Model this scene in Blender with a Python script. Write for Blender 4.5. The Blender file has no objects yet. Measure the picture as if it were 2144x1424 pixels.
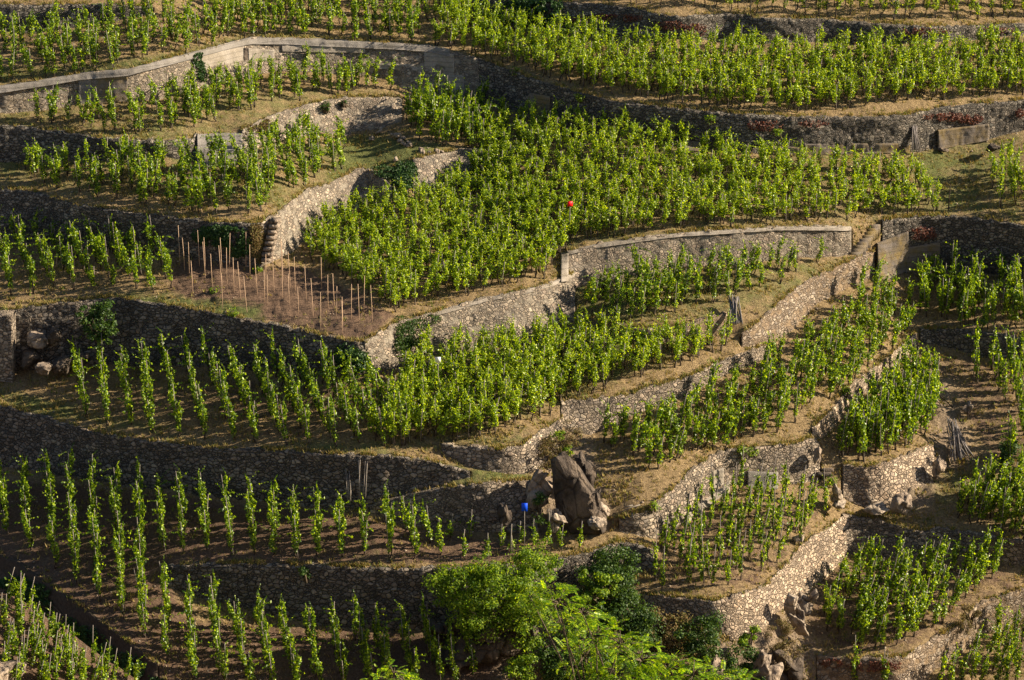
import bpy, math, random
import numpy as np
from mathutils import Vector, Matrix
random.seed(7); rng = np.random.default_rng(7)
sc = bpy.context.scene
COL = sc.collection
# ---------------------------------------------------------------- camera
W0, H0 = 2144, 1424
FPX = 5200.0
PITCH = math.radians(19.3)
CZ = 62.0
cd = bpy.data.cameras.new('camera'); cam = bpy.data.objects.new('camera', cd); COL.objects.link(cam)
cam.location = (0, 0, CZ); cam.rotation_euler = (math.pi/2 - PITCH, 0, 0)
cd.sensor_width = 36; cd.lens = 36*FPX/W0; cd.clip_start = 1; cd.clip_end = 5000
sc.camera = cam
# ---------------------------------------------------------------- light
SUN_EL, SUN_AZ = math.radians(27), math.radians(4)      # azimuth measured from +X towards +Y
sdir = Vector((math.cos(SUN_EL)*math.cos(SUN_AZ), math.cos(SUN_EL)*math.sin(SUN_AZ), math.sin(SUN_EL)))
w = bpy.data.worlds.new('World'); sc.world = w; w.use_nodes = True
nt = w.node_tree; bg = nt.nodes['Background']
sky = nt.nodes.new('ShaderNodeTexSky'); sky.sky_type = 'NISHITA'; sky.sun_disc = False
sky.sun_elevation = SUN_EL; sky.sun_rotation = math.pi/2 - SUN_AZ
nt.links.new(sky.outputs[0], bg.inputs[0]); bg.inputs[1].default_value = 0.05
sl = bpy.data.lights.new('sun', 'SUN'); sl.energy = 5.0; sl.angle = math.radians(0.5); sl.color = (1.0, 0.85, 0.64)
so = bpy.data.objects.new('sun', sl); COL.objects.link(so); so.location = (60, 110, 90)
so.rotation_euler = sdir.to_track_quat('Z', 'Y').to_euler()
sc.view_settings.view_transform = 'Standard'; sc.view_settings.look = 'None'
sc.view_settings.exposure = 1.4; sc.view_settings.gamma = 1
sc.render.resolution_x = 1024; sc.render.resolution_y = 680
try: sc.cycles.transparent_max_bounces = 4; sc.cycles.max_bounces = 6
except Exception: pass

# ---------------------------------------------------------------- helpers
def tag(o, label=None, cat=None, group=None, kind=None):
    if label: o['label'] = label
    if cat: o['category'] = cat
    if group: o['group'] = group
    if kind: o['kind'] = kind
    return o
def empty(name, loc, label=None, cat=None, group=None):
    o = bpy.data.objects.new(name, None); COL.objects.link(o); o.location = loc; o.empty_display_size = .2
    return tag(o, label, cat, group)
def mesh_np(name, V, F, mats, mi=None, smooth=False):
    """V (n,3); F list of int arrays (k,c); mi list of material index per array in F"""
    me = bpy.data.meshes.new(name)
    V = np.asarray(V, dtype=np.float32)
    F = [np.asarray(f, dtype=np.int32) for f in F if len(f)]
    me.vertices.add(len(V)); me.vertices.foreach_set('co', V.ravel())
    tot = np.concatenate([np.full(len(f), f.shape[1], np.int32) for f in F])
    loops = np.concatenate([f.ravel() for f in F])
    start = np.concatenate([[0], np.cumsum(tot)[:-1]]).astype(np.int32)
    me.loops.add(len(loops)); me.loops.foreach_set('vertex_index', loops)
    me.polygons.add(len(tot)); me.polygons.foreach_set('loop_start', start)
    if mi is not None:
        m = np.concatenate([np.full(len(f), k, np.int32) if np.isscalar(k) else np.asarray(k, np.int32) for f, k in zip(F, mi)])
        me.polygons.foreach_set('material_index', m)
    if smooth: me.polygons.foreach_set('use_smooth', np.ones(len(tot), bool))
    for m in mats: me.materials.append(m)
    me.update(calc_edges=True)
    return me
def obj(name, me, parent=None, loc=None):
    o = bpy.data.objects.new(name, me); COL.objects.link(o)
    if parent: o.parent = parent
    if loc is not None: o.location = loc
    return o
class MB:
    """collects pieces for one mesh"""
    def __init__(s): s.V = []; s.F3 = []; s.F4 = []; s.n = 0
    def add(s, V, F3=None, F4=None):
        V = np.asarray(V, float).reshape(-1, 3)
        if F3 is not None and len(F3): s.F3.append(np.asarray(F3, int).reshape(-1, 3)+s.n)
        if F4 is not None and len(F4): s.F4.append(np.asarray(F4, int).reshape(-1, 4)+s.n)
        s.V.append(V); s.n += len(V)
    def tube(s, pts, rad, k=6):
        pts = np.asarray(pts, float); n = len(pts); rad = np.broadcast_to(rad, n)
        d = np.gradient(pts, axis=0); d /= np.linalg.norm(d, axis=1)[:, None]+1e-9
        up = np.array([0.3, .9, .2]) if abs(d[0, 2]) > .7 else np.array([0, 0, 1.])
        a = np.cross(d, up); a /= np.linalg.norm(a, axis=1)[:, None]+1e-9; b = np.cross(d, a)
        th = np.arange(k)/k*2*np.pi
        R = pts[:, None]+rad[:, None, None]*(np.cos(th)[None, :, None]*a[:, None]+np.sin(th)[None, :, None]*b[:, None])
        V = np.concatenate([R.reshape(-1, 3), pts[:1], pts[-1:]])
        i, j = np.meshgrid(np.arange(n-1), np.arange(k), indexing='ij'); j2 = (j+1) % k
        F4 = np.stack([i*k+j, i*k+j2, (i+1)*k+j2, (i+1)*k+j], -1).reshape(-1, 4)
        jj = np.arange(k); j2 = (jj+1) % k
        F3 = np.concatenate([np.stack([np.full(k, n*k), j2, jj], 1), np.stack([np.full(k, n*k+1), (n-1)*k+jj, (n-1)*k+j2], 1)])
        s.add(V, F3, F4)
    def box(s, c, size, rot=0, tilt=0):
        q = np.array([[x, y, z] for x in (-.5, .5) for y in (-.5, .5) for z in (-.5, .5)])*np.array(size)
        ct, st = math.cos(tilt), math.sin(tilt); q = q @ np.array([[1, 0, 0], [0, ct, -st], [0, st, ct]]).T
        cr, sr = math.cos(rot), math.sin(rot); q = q @ np.array([[cr, -sr, 0], [sr, cr, 0], [0, 0, 1]]).T
        s.add(q+np.array(c), None, [[0, 1, 3, 2], [4, 6, 7, 5], [0, 4, 5, 1], [2, 3, 7, 6], [0, 2, 6, 4], [1, 5, 7, 3]])
    def me(s, name, mats, smooth=False):
        F = []
        if s.F3: F.append(np.concatenate(s.F3))
        if s.F4: F.append(np.concatenate(s.F4))
        return mesh_np(name, np.concatenate(s.V), F, mats, None, smooth)
def _h(ix, iy, iz):
    h = (ix*374761393+iy*668265263+iz*2147483647+iz*97531) & 0xffffffff
    h = ((h ^ (h >> 13))*1274126177) & 0xffffffff
    h = (h ^ (h >> 16)) & 0xffff
    return h/65535.0
def vnoise(P, s, seed=0):
    P = np.asarray(P)*s+seed*17.3; I = np.floor(P).astype(np.int64); f = P-I; f = f*f*(3-2*f)
    r = 0
    for a in (0, 1):
        for b in (0, 1):
            for c in (0, 1):
                wgt = (f[..., 0] if a else 1-f[..., 0])*(f[..., 1] if b else 1-f[..., 1])*(f[..., 2] if c else 1-f[..., 2])
                r = r+wgt*_h(I[..., 0]+a, I[..., 1]+b, I[..., 2]+c)
    return r*2-1
ORD = 'zeroth first second third fourth fifth sixth seventh eighth ninth tenth eleventh twelfth thirteenth fourteenth fifteenth sixteenth seventeenth eighteenth nineteenth twentieth'.split()
def ordw(n):
    if n <= 20: return ORD[n]
    if n < 30: return 'twenty-'+ORD[n-20]
    if n == 30: return 'thirtieth'
    return 'thirty-'+ORD[n-30] if n < 40 else 'fortieth'
# ---------------------------------------------------------------- materials
class N:
    def __init__(s, name):
        s.m = bpy.data.materials.new(name); s.m.use_nodes = True; s.t = s.m.node_tree
        s.b = s.t.nodes['Principled BSDF']; s.out = s.t.nodes['Material Output']
        s.b.inputs['Roughness'].default_value = .9
        try: s.b.inputs['Specular IOR Level'].default_value = .25
        except Exception: pass
    def n(s, typ, **k):
        nd = s.t.nodes.new(typ)
        for a, v in k.items():
            if a.startswith('i_'):
                key = a[2:].replace('_', ' ')
                nd.inputs[int(key) if key.isdigit() else key].default_value = v
            else: setattr(nd, a, v)
        return nd
    def l(s, a, b): s.t.links.new(a, b)
    def coord(s, scale=(1, 1, 1)):
        g = s.n('ShaderNodeNewGeometry'); mp = s.n('ShaderNodeMapping'); mp.inputs['Scale'].default_value = scale
        s.l(g.outputs['Position'], mp.inputs['Vector']); return mp.outputs[0]
    def noise(s, v, scale, detail=4, rough=.55):
        nd = s.n('ShaderNodeTexNoise'); nd.inputs['Scale'].default_value = scale; nd.inputs['Detail'].default_value = detail
        nd.inputs['Roughness'].default_value = rough; s.l(v, nd.inputs['Vector']); return nd.outputs[0]
    def ramp(s, fac, stops):
        r = s.n('ShaderNodeValToRGB'); e = r.color_ramp.elements
        while len(e) < len(stops): e.new(.5)
        for k, (p, c) in enumerate(stops): e[k].position = p; e[k].color = (*c, 1) if len(c) == 3 else c
        s.l(fac, r.inputs[0]); return r.outputs[0]
    def mix(s, f, a, b, mode='MIX'):
        m = s.n('ShaderNodeMixRGB', blend_type=mode)
        for inp, v in ((0, f), (1, a), (2, b)):
            if hasattr(v, 'is_linked') or hasattr(v, 'links'): s.l(v, m.inputs[inp])
            elif isinstance(v, (int, float)): m.inputs[inp].default_value = v
            else: m.inputs[inp].default_value = (*v, 1)
        return m.outputs[0]
    def math(s, op, a, b=None):
        m = s.n('ShaderNodeMath', operation=op)
        for inp, v in ((0, a), (1, b)):
            if v is None: continue
            if isinstance(v, (int, float)): m.inputs[inp].default_value = v
            else: s.l(v, m.inputs[inp])
        return m.outputs[0]
    def bump(s, h, dist, strength=1, prev=None):
        b = s.n('ShaderNodeBump'); b.inputs['Distance'].default_value = dist; b.inputs['Strength'].default_value = strength
        s.l(h, b.inputs['Height'])
        if prev is not None: s.l(prev, b.inputs['Normal'])
        s.l(b.outputs[0], s.b.inputs['Normal']); return b.outputs[0]
    def base(s, c):
        if isinstance(c, tuple): s.b.inputs['Base Color'].default_value = (*c, 1)
        else: s.l(c, s.b.inputs['Base Color'])
        return s
def g3(v, k=1): return tuple(x*k for x in v)
def stone_mat(name, cols, joint, scale=3.3, jw=.055, dist=.07, plaster=0.0, pcol=(.3, .27, .23)):
    """irregular rubble stones; cols = list of stone colours; plaster = share of mortar smeared over them"""
    s = N(name); v = s.coord((1, 1, 1.45))
    wob = s.n('ShaderNodeTexNoise'); wob.inputs['Scale'].default_value = 3.5; s.l(v, wob.inputs['Vector'])
    vv = s.mix(.06, v, wob.outputs[1], 'ADD')
    vo = s.n('ShaderNodeTexVoronoi'); vo.inputs['Scale'].default_value = scale; s.l(vv, vo.inputs['Vector'])
    ve = s.n('ShaderNodeTexVoronoi', feature='DISTANCE_TO_EDGE'); ve.inputs['Scale'].default_value = scale; s.l(vv, ve.inputs['Vector'])
    vo2 = s.n('ShaderNodeTexVoronoi'); vo2.inputs['Scale'].default_value = scale*2.1; s.l(vv, vo2.inputs['Vector'])
    ve2 = s.n('ShaderNodeTexVoronoi', feature='DISTANCE_TO_EDGE'); ve2.inputs['Scale'].default_value = scale*2.1; s.l(vv, ve2.inputs['Vector'])
    rA = s.n('ShaderNodeSeparateColor'); s.l(vo.outputs['Color'], rA.inputs[0])
    sub = s.math('GREATER_THAN', rA.outputs[2], .55)
    rnd = s.n('ShaderNodeSeparateColor'); s.l(s.mix(sub, vo.outputs['Color'], vo2.outputs['Color']), rnd.inputs[0])
    e2 = s.math('ADD', s.math('MULTIPLY', ve2.outputs[0], .75), s.math('SUBTRACT', 1.0, sub))
    jn = s.math('MULTIPLY', s.math('SUBTRACT', s.noise(v, 7, 3), .5), .07)
    edge = s.math('MAXIMUM', s.math('ADD', s.math('MINIMUM', ve.outputs[0], e2), jn), 0.0)
    k = len(cols); stone = s.ramp(rnd.outputs[0], [(i/max(1, k-1), c) for i, c in enumerate(cols)])
    fine = s.noise(v, 14, 5, .7)
    stone = s.mix(.55, stone, s.ramp(fine, [(.25, (.35, .35, .35)), (.75, (1.25, 1.25, 1.25))]), 'MULTIPLY')
    big = s.noise(v, .55, 3)
    stone = s.mix(.6, stone, s.ramp(big, [(.3, (.62, .6, .56)), (.7, (1.2, 1.18, 1.12))]), 'MULTIPLY')
    jf = s.ramp(edge, [(jw*.25, (0, 0, 0)), (jw*1.3, (1, 1, 1))])
    col = s.mix(jf, joint, stone)
    hgt = s.math('MINIMUM', edge, .16)
    hgt = s.math('ADD', s.math('MULTIPLY', hgt, 5.0), s.math('MULTIPLY', rnd.outputs[1], .55))
    hgt = s.math('MULTIPLY', hgt, s.math('MINIMUM', s.math('MULTIPLY', edge, 1/jw), 1.0))
    if plaster > 0:
        pn = s.noise(v, 1.7, 6, .65)
        th = .5+(plaster-.5)*.42; pm = s.ramp(pn, [(th-.05, (1, 1, 1)), (th+.05, (0, 0, 0))])
        pc = s.mix(.7, pcol, s.ramp(s.noise(v, 5, 5, .7), [(.3, (.55, .55, .55)), (.7, (1.3, 1.28, 1.2))]), 'MULTIPLY')
        col = s.mix(s.math('MULTIPLY', pm, .8), col, pc)
        hgt = s.math('MULTIPLY', hgt, s.math('SUBTRACT', 1.0, s.math('MULTIPLY', pm, .75)))
    hgt = s.math('ADD', hgt, s.math('MULTIPLY', fine, .5))
    s.base(col); s.bump(hgt, dist); return s.m
def rock_mat(name, a, b, c, sc_=1.0):
    s = N(name); v = s.coord((1, 1, .8))
    n1 = s.noise(v, 1.1*sc_, 8, .62); n2 = s.noise(v, 6*sc_, 6, .7)
    vo = s.n('ShaderNodeTexVoronoi', feature='DISTANCE_TO_EDGE'); vo.inputs['Scale'].default_value = .9*sc_
    s.l(s.mix(.25, v, s.ramp(n1, [(0, (0, 0, 0)), (1, (1, 1, 1))]), 'ADD'), vo.inputs['Vector'])
    crack = s.ramp(vo.outputs[0], [(0, (.25, .25, .25)), (.05, (1, 1, 1))])
    col = s.ramp(n1, [(.32, a), (.5, b), (.66, c)])
    col = s.mix(.7, col, s.ramp(n2, [(.3, (.5, .5, .5)), (.7, (1.3, 1.3, 1.3))]), 'MULTIPLY')
    col = s.mix(.7, col, crack, 'MULTIPLY')
    h = s.math('ADD', s.math('MULTIPLY', n1, 3), s.math('ADD', n2, s.math('MULTIPLY', s.math('MINIMUM', vo.outputs[0], .08), 8)))
    s.base(col); s.bump(h, .12); return s.m
def plain(name, col, var=.35, scale=6, rough=.85, bd=.01, metal=0):
    s = N(name); v = s.coord(); n1 = s.noise(v, scale, 5, .65)
    s.base(s.mix(1, col, s.ramp(n1, [(.3, (1-var,)*3), (.7, (1+var,)*3)]), 'MULTIPLY'))
    s.b.inputs['Roughness'].default_value = rough; s.b.inputs['Metallic'].default_value = metal
    if bd: s.bump(n1, bd)
    return s.m
def concrete(name, col, stain=(.12, .1, .05)):
    s = N(name); v = s.coord(); n1 = s.noise(v, 1.3, 7, .68); n2 = s.noise(v, 18, 5, .7)
    band = s.n('ShaderNodeTexWave', bands_direction='Z'); band.inputs['Scale'].default_value = 1.2; band.inputs['Distortion'].default_value = .6
    s.l(v, band.inputs['Vector'])
    c = s.mix(s.ramp(n1, [(.42, (0, 0, 0)), (.66, (1, 1, 1))]), col, stain)
    c = s.mix(.7, c, s.ramp(n2, [(.3, (.6, .6, .6)), (.7, (1.25, 1.25, 1.25))]), 'MULTIPLY')
    c = s.mix(.55, c, s.ramp(band.outputs[0], [(0, (.45, .45, .45)), (.12, (1, 1, 1))]), 'MULTIPLY')
    s.base(c); s.bump(s.math('ADD', n2, n1), .03); return s.m
def leaf_mat(name, a, b, c, trans=.45, rough=.36, tcol=None, spec=.5):
    s = N(name); g = s.n('ShaderNodeNewGeometry')
    r = g.outputs['Random Per Island']
    col = s.ramp(r, [(0, a), (.55, b), (1, c)])
    s.base(col); s.b.inputs['Roughness'].default_value = rough
    try: s.b.inputs['Specular IOR Level'].default_value = spec
    except Exception: pass
    tr = s.n('ShaderNodeBsdfTranslucent')
    tc = s.mix(1, col, tcol or (1.9, 1.75, .55), 'MULTIPLY'); s.l(tc, tr.inputs[0])
    mx = s.n('ShaderNodeMixShader'); mx.inputs[0].default_value = trans
    s.l(s.b.outputs[0], mx.inputs[1]); s.l(tr.outputs[0], mx.inputs[2]); s.l(mx.outputs[0], s.out.inputs[0])
    return s.m
M = {}
M['leaf'] = leaf_mat('vine_leaf', (.045, .10, .006), (.185, .292, .010), (.55, .65, .028), .5, tcol=(1.72, 1.58, .32))
M['leaf_dark'] = leaf_mat('vine_leaf_deep', (.028, .072, .006), (.118, .208, .010), (.44, .56, .025), .5, tcol=(1.72, 1.58, .32))
M['ivy'] = leaf_mat('ivy_leaf', (.012, .035, .008), (.022, .06, .010), (.05, .10, .018), .15, .5, spec=.25)
M['bush'] = leaf_mat('bush_leaf', (.05, .11, .010), (.13, .22, .015), (.28, .36, .03), .5, .5, spec=.25)
M['bush_dark'] = leaf_mat('bush_leaf_dark', (.015, .04, .008), (.04, .085, .014), (.08, .13, .02), .3, .5, spec=.25)
M['acacia'] = leaf_mat('acacia_leaf', (.05, .12, .008), (.13, .25, .010), (.44, .56, .02), .5, spec=.2)
M['red'] = leaf_mat('red_creeper', (.07, .025, .015), (.16, .045, .025), (.22, .10, .05), .3, .6, (1.2, .8, .6))
M['dryplant'] = leaf_mat('dry_plant', (.10, .065, .03), (.17, .12, .05), (.13, .14, .04), .25, .8, (1.2, 1.1, .7), .1)
M['grass'] = leaf_mat('grass_blade', (.34, .25, .12), (.28, .22, .08), (.10, .16, .025), .35, .8, (1.2, 1.1, .6), .1)
M['bark'] = plain('vine_bark', (.045, .032, .022), .5, 20, .95, .01)
M['twig'] = plain('twig_bark', (.10, .075, .05), .4, 14, .9, .01)
M['stake'] = plain('weathered_stake', (.20, .175, .15), .35, 12, .9, .005)
M['stake_tan'] = plain('new_wood_stake', (.48, .33, .22), .3, 9, .8, .003)
M['pole_bundle'] = plain('old_grey_poles', (.17, .15, .14), .5, 10, .9, .01)
M['earth'] = plain('packed_earth', (.055, .04, .028), .4, 8, .95, .03)
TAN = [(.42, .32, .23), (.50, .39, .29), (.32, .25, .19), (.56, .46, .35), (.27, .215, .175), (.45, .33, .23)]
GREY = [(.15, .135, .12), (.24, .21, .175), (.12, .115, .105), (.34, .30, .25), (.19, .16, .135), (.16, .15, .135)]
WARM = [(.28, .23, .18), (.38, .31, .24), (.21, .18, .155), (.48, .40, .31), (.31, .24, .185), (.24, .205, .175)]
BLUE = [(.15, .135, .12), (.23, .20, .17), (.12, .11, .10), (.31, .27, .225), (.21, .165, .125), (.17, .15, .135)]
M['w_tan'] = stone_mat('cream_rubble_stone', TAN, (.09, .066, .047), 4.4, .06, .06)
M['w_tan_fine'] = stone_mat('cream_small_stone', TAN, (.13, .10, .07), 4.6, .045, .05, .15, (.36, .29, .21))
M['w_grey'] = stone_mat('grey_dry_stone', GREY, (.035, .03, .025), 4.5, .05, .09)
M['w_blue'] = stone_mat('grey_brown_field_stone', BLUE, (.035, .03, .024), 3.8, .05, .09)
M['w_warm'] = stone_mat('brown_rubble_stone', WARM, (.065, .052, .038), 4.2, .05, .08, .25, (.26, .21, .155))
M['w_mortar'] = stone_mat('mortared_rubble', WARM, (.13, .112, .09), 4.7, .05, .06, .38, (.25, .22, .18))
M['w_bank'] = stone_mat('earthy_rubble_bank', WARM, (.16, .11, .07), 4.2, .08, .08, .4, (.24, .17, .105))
M['conc'] = concrete('weathered_concrete', (.29, .255, .215), (.20, .17, .13))
M['conc_dark'] = concrete('dark_lichen_concrete', (.16, .135, .115), (.17, .12, .04))
M['conc_grey'] = concrete('grey_concrete', (.22, .20, .18), (.15, .135, .115))
M['rock'] = rock_mat('granite_rock', (.10, .08, .065), (.27, .21, .16), (.40, .32, .24))
M['rock_pale'] = rock_mat('pale_rock', (.20, .16, .125), (.34, .275, .21), (.45, .37, .29))
M['rock_dark'] = rock_mat('dark_rock', (.035, .028, .023), (.085, .066, .052), (.17, .13, .095))
def ground_mat():
    s = N('terrace_ground'); v = s.coord()
    at = s.n('ShaderNodeAttribute'); at.attribute_name = 'cover'
    sep = s.n('ShaderNodeSeparateColor'); s.l(at.outputs['Color'], sep.inputs[0])
    n_big = s.noise(v, .28, 5, .6); n_mid = s.noise(v, 1.6, 6, .65); n_fine = s.noise(v, 9, 6, .75); n_f2 = s.noise(v, 26, 4, .7)
    dry = s.ramp(n_fine, [(.25, (.08, .052, .026)), (.48, (.21, .145, .072)), (.72, (.40, .295, .155))])
    soil = s.ramp(n_fine, [(.28, (.055, .034, .022)), (.5, (.125, .078, .050)), (.75, (.22, .145, .098))])
    green = s.ramp(n_fine, [(.3, (.035, .055, .012)), (.7, (.14, .17, .04))])
    fs = s.math('ADD', sep.outputs[0], s.math('MULTIPLY', s.math('SUBTRACT', n_mid, .5), 1.4))
    col = s.mix(s.ramp(fs, [(.35, (0, 0, 0)), (.65, (1, 1, 1))]), dry, soil)
    fg = s.math('ADD', s.math('MULTIPLY', sep.outputs[1], .55), s.math('ADD', s.math('MULTIPLY', n_mid, .6), s.math('MULTIPLY', n_big, .45)))
    col = s.mix(s.ramp(fg, [(.60, (0, 0, 0)), (.82, (.85, .85, .85))]), col, green)
    col = s.mix(sep.outputs[2], col, s.ramp(n_fine, [(.3, (.10, .075, .055)), (.7, (.34, .26, .19))]))
    col = s.mix(.8, col, s.ramp(n_f2, [(.3, (.6, .6, .6)), (.7, (1.3, 1.3, 1.3))]), 'MULTIPLY')
    s.base(col)
    h = s.math('ADD', s.math('MULTIPLY', n_mid, 1.6), s.math('ADD', s.math('MULTIPLY', n_fine, .9), s.math('MULTIPLY', n_f2, .35)))
    s.bump(h, .13); return s.m
M['ground'] = ground_mat()
# ---------------------------------------------------------------- terrace walls traced as (x, top, bottom) in photo pixels
def E(x):  # compact list
    v = [float(q) for q in x.split()]; return [tuple(v[i:i+3]) for i in range(0, len(v), 3)]
WALLS = [
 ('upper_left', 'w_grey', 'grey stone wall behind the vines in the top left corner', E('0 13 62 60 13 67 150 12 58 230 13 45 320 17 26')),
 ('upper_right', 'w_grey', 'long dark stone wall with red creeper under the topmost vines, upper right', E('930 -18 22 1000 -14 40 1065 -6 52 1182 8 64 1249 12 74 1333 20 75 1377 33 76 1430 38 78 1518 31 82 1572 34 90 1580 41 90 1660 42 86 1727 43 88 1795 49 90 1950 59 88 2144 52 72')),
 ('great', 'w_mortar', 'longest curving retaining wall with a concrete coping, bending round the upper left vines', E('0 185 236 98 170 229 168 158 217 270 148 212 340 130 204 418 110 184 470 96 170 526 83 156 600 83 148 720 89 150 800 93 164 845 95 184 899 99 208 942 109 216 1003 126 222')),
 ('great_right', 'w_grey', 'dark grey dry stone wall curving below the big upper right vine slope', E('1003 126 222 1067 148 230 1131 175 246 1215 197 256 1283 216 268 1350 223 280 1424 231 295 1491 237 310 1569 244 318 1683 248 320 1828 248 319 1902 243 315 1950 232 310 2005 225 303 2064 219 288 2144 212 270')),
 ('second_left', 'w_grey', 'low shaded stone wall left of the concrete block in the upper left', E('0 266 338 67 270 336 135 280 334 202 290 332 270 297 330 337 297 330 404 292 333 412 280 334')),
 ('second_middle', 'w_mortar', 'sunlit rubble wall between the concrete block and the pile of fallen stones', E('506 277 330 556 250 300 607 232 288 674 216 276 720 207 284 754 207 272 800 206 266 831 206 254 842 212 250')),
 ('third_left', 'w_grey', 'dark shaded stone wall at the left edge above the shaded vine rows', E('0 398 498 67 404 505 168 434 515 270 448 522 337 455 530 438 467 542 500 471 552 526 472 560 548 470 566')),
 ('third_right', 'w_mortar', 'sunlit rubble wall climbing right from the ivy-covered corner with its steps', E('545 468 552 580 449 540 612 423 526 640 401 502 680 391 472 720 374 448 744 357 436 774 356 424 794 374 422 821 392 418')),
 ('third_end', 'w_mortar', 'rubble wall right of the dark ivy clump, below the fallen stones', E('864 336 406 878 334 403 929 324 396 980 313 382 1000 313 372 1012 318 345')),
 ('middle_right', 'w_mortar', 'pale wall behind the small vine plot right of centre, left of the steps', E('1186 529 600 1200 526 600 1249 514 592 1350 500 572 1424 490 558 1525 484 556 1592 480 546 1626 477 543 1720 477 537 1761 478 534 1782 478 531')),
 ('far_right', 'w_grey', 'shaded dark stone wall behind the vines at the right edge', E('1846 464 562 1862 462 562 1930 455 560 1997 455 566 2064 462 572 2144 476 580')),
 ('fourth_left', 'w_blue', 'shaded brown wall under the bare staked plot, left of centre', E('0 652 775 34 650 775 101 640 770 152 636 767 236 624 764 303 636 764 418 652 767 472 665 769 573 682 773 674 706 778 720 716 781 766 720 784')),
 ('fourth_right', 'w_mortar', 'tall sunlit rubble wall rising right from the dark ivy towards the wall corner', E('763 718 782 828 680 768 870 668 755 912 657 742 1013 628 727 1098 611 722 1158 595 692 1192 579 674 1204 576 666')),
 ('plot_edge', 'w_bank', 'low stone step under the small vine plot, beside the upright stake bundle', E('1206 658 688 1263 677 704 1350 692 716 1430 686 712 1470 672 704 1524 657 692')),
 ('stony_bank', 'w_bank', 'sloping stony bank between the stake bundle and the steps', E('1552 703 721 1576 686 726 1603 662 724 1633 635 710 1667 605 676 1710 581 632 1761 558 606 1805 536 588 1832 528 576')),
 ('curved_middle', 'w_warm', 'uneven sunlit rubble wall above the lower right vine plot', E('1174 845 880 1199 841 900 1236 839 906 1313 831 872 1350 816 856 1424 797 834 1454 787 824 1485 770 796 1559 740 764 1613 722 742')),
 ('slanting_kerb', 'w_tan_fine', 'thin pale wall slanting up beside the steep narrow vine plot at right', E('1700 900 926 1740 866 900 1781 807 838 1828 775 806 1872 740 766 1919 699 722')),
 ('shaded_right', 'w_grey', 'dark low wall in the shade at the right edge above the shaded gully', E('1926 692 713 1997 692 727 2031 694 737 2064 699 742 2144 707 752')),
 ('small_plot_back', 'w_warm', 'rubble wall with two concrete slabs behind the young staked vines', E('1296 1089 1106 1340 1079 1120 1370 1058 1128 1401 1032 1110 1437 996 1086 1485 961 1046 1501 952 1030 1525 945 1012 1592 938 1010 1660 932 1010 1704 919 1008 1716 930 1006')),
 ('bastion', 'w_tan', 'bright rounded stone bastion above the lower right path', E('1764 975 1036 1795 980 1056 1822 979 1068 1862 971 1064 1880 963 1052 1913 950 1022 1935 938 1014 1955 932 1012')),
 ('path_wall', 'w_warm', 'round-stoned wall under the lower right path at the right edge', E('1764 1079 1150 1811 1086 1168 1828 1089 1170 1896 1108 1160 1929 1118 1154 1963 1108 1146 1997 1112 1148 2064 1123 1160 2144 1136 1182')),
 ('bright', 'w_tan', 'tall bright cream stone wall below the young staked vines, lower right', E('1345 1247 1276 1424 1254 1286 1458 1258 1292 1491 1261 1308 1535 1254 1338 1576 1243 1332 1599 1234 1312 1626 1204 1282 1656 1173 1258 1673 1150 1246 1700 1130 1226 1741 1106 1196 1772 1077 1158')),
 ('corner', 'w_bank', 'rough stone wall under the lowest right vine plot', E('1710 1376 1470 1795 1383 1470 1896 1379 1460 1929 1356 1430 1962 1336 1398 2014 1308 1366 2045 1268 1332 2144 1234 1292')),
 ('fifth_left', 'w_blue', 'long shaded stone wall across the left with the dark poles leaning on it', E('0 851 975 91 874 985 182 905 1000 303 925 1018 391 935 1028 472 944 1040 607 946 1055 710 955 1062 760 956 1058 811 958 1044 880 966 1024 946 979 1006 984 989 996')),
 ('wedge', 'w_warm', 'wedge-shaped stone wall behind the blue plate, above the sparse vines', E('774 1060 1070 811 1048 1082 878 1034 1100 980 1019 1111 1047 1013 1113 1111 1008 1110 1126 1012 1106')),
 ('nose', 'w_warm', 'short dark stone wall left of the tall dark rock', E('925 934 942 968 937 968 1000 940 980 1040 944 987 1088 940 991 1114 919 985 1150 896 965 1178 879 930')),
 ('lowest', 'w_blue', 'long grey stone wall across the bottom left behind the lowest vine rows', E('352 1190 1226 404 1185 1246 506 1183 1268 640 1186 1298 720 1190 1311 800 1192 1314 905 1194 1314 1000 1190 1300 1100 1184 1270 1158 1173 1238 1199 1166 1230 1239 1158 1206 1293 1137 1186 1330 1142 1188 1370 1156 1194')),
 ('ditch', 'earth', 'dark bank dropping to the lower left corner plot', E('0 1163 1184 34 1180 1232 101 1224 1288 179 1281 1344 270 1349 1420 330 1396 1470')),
]
BANKS = [  # rough ground steeper than a terrace, (polygon points, tangent of slope)
 ([(905,1300),(1150,1235),(1250,1205),(1350,1270),(1520,1320),(1576,1335),(1700,1226),(1680,1300),(1710,1375),(1730,1724),(1060,1724),(1040,1380),(950,1330)], 1.1),
 ([(1120,985),(1180,880),(1240,930),(1280,1080),(1240,1110),(1130,1110)], .9),
 ([(1880,970),(1960,1010),(1950,1070),(1830,1075)], 1.2),
 ([(1960,730),(2010,850),(2040,960),(1960,1000),(1950,930)], .75),
]
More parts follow.
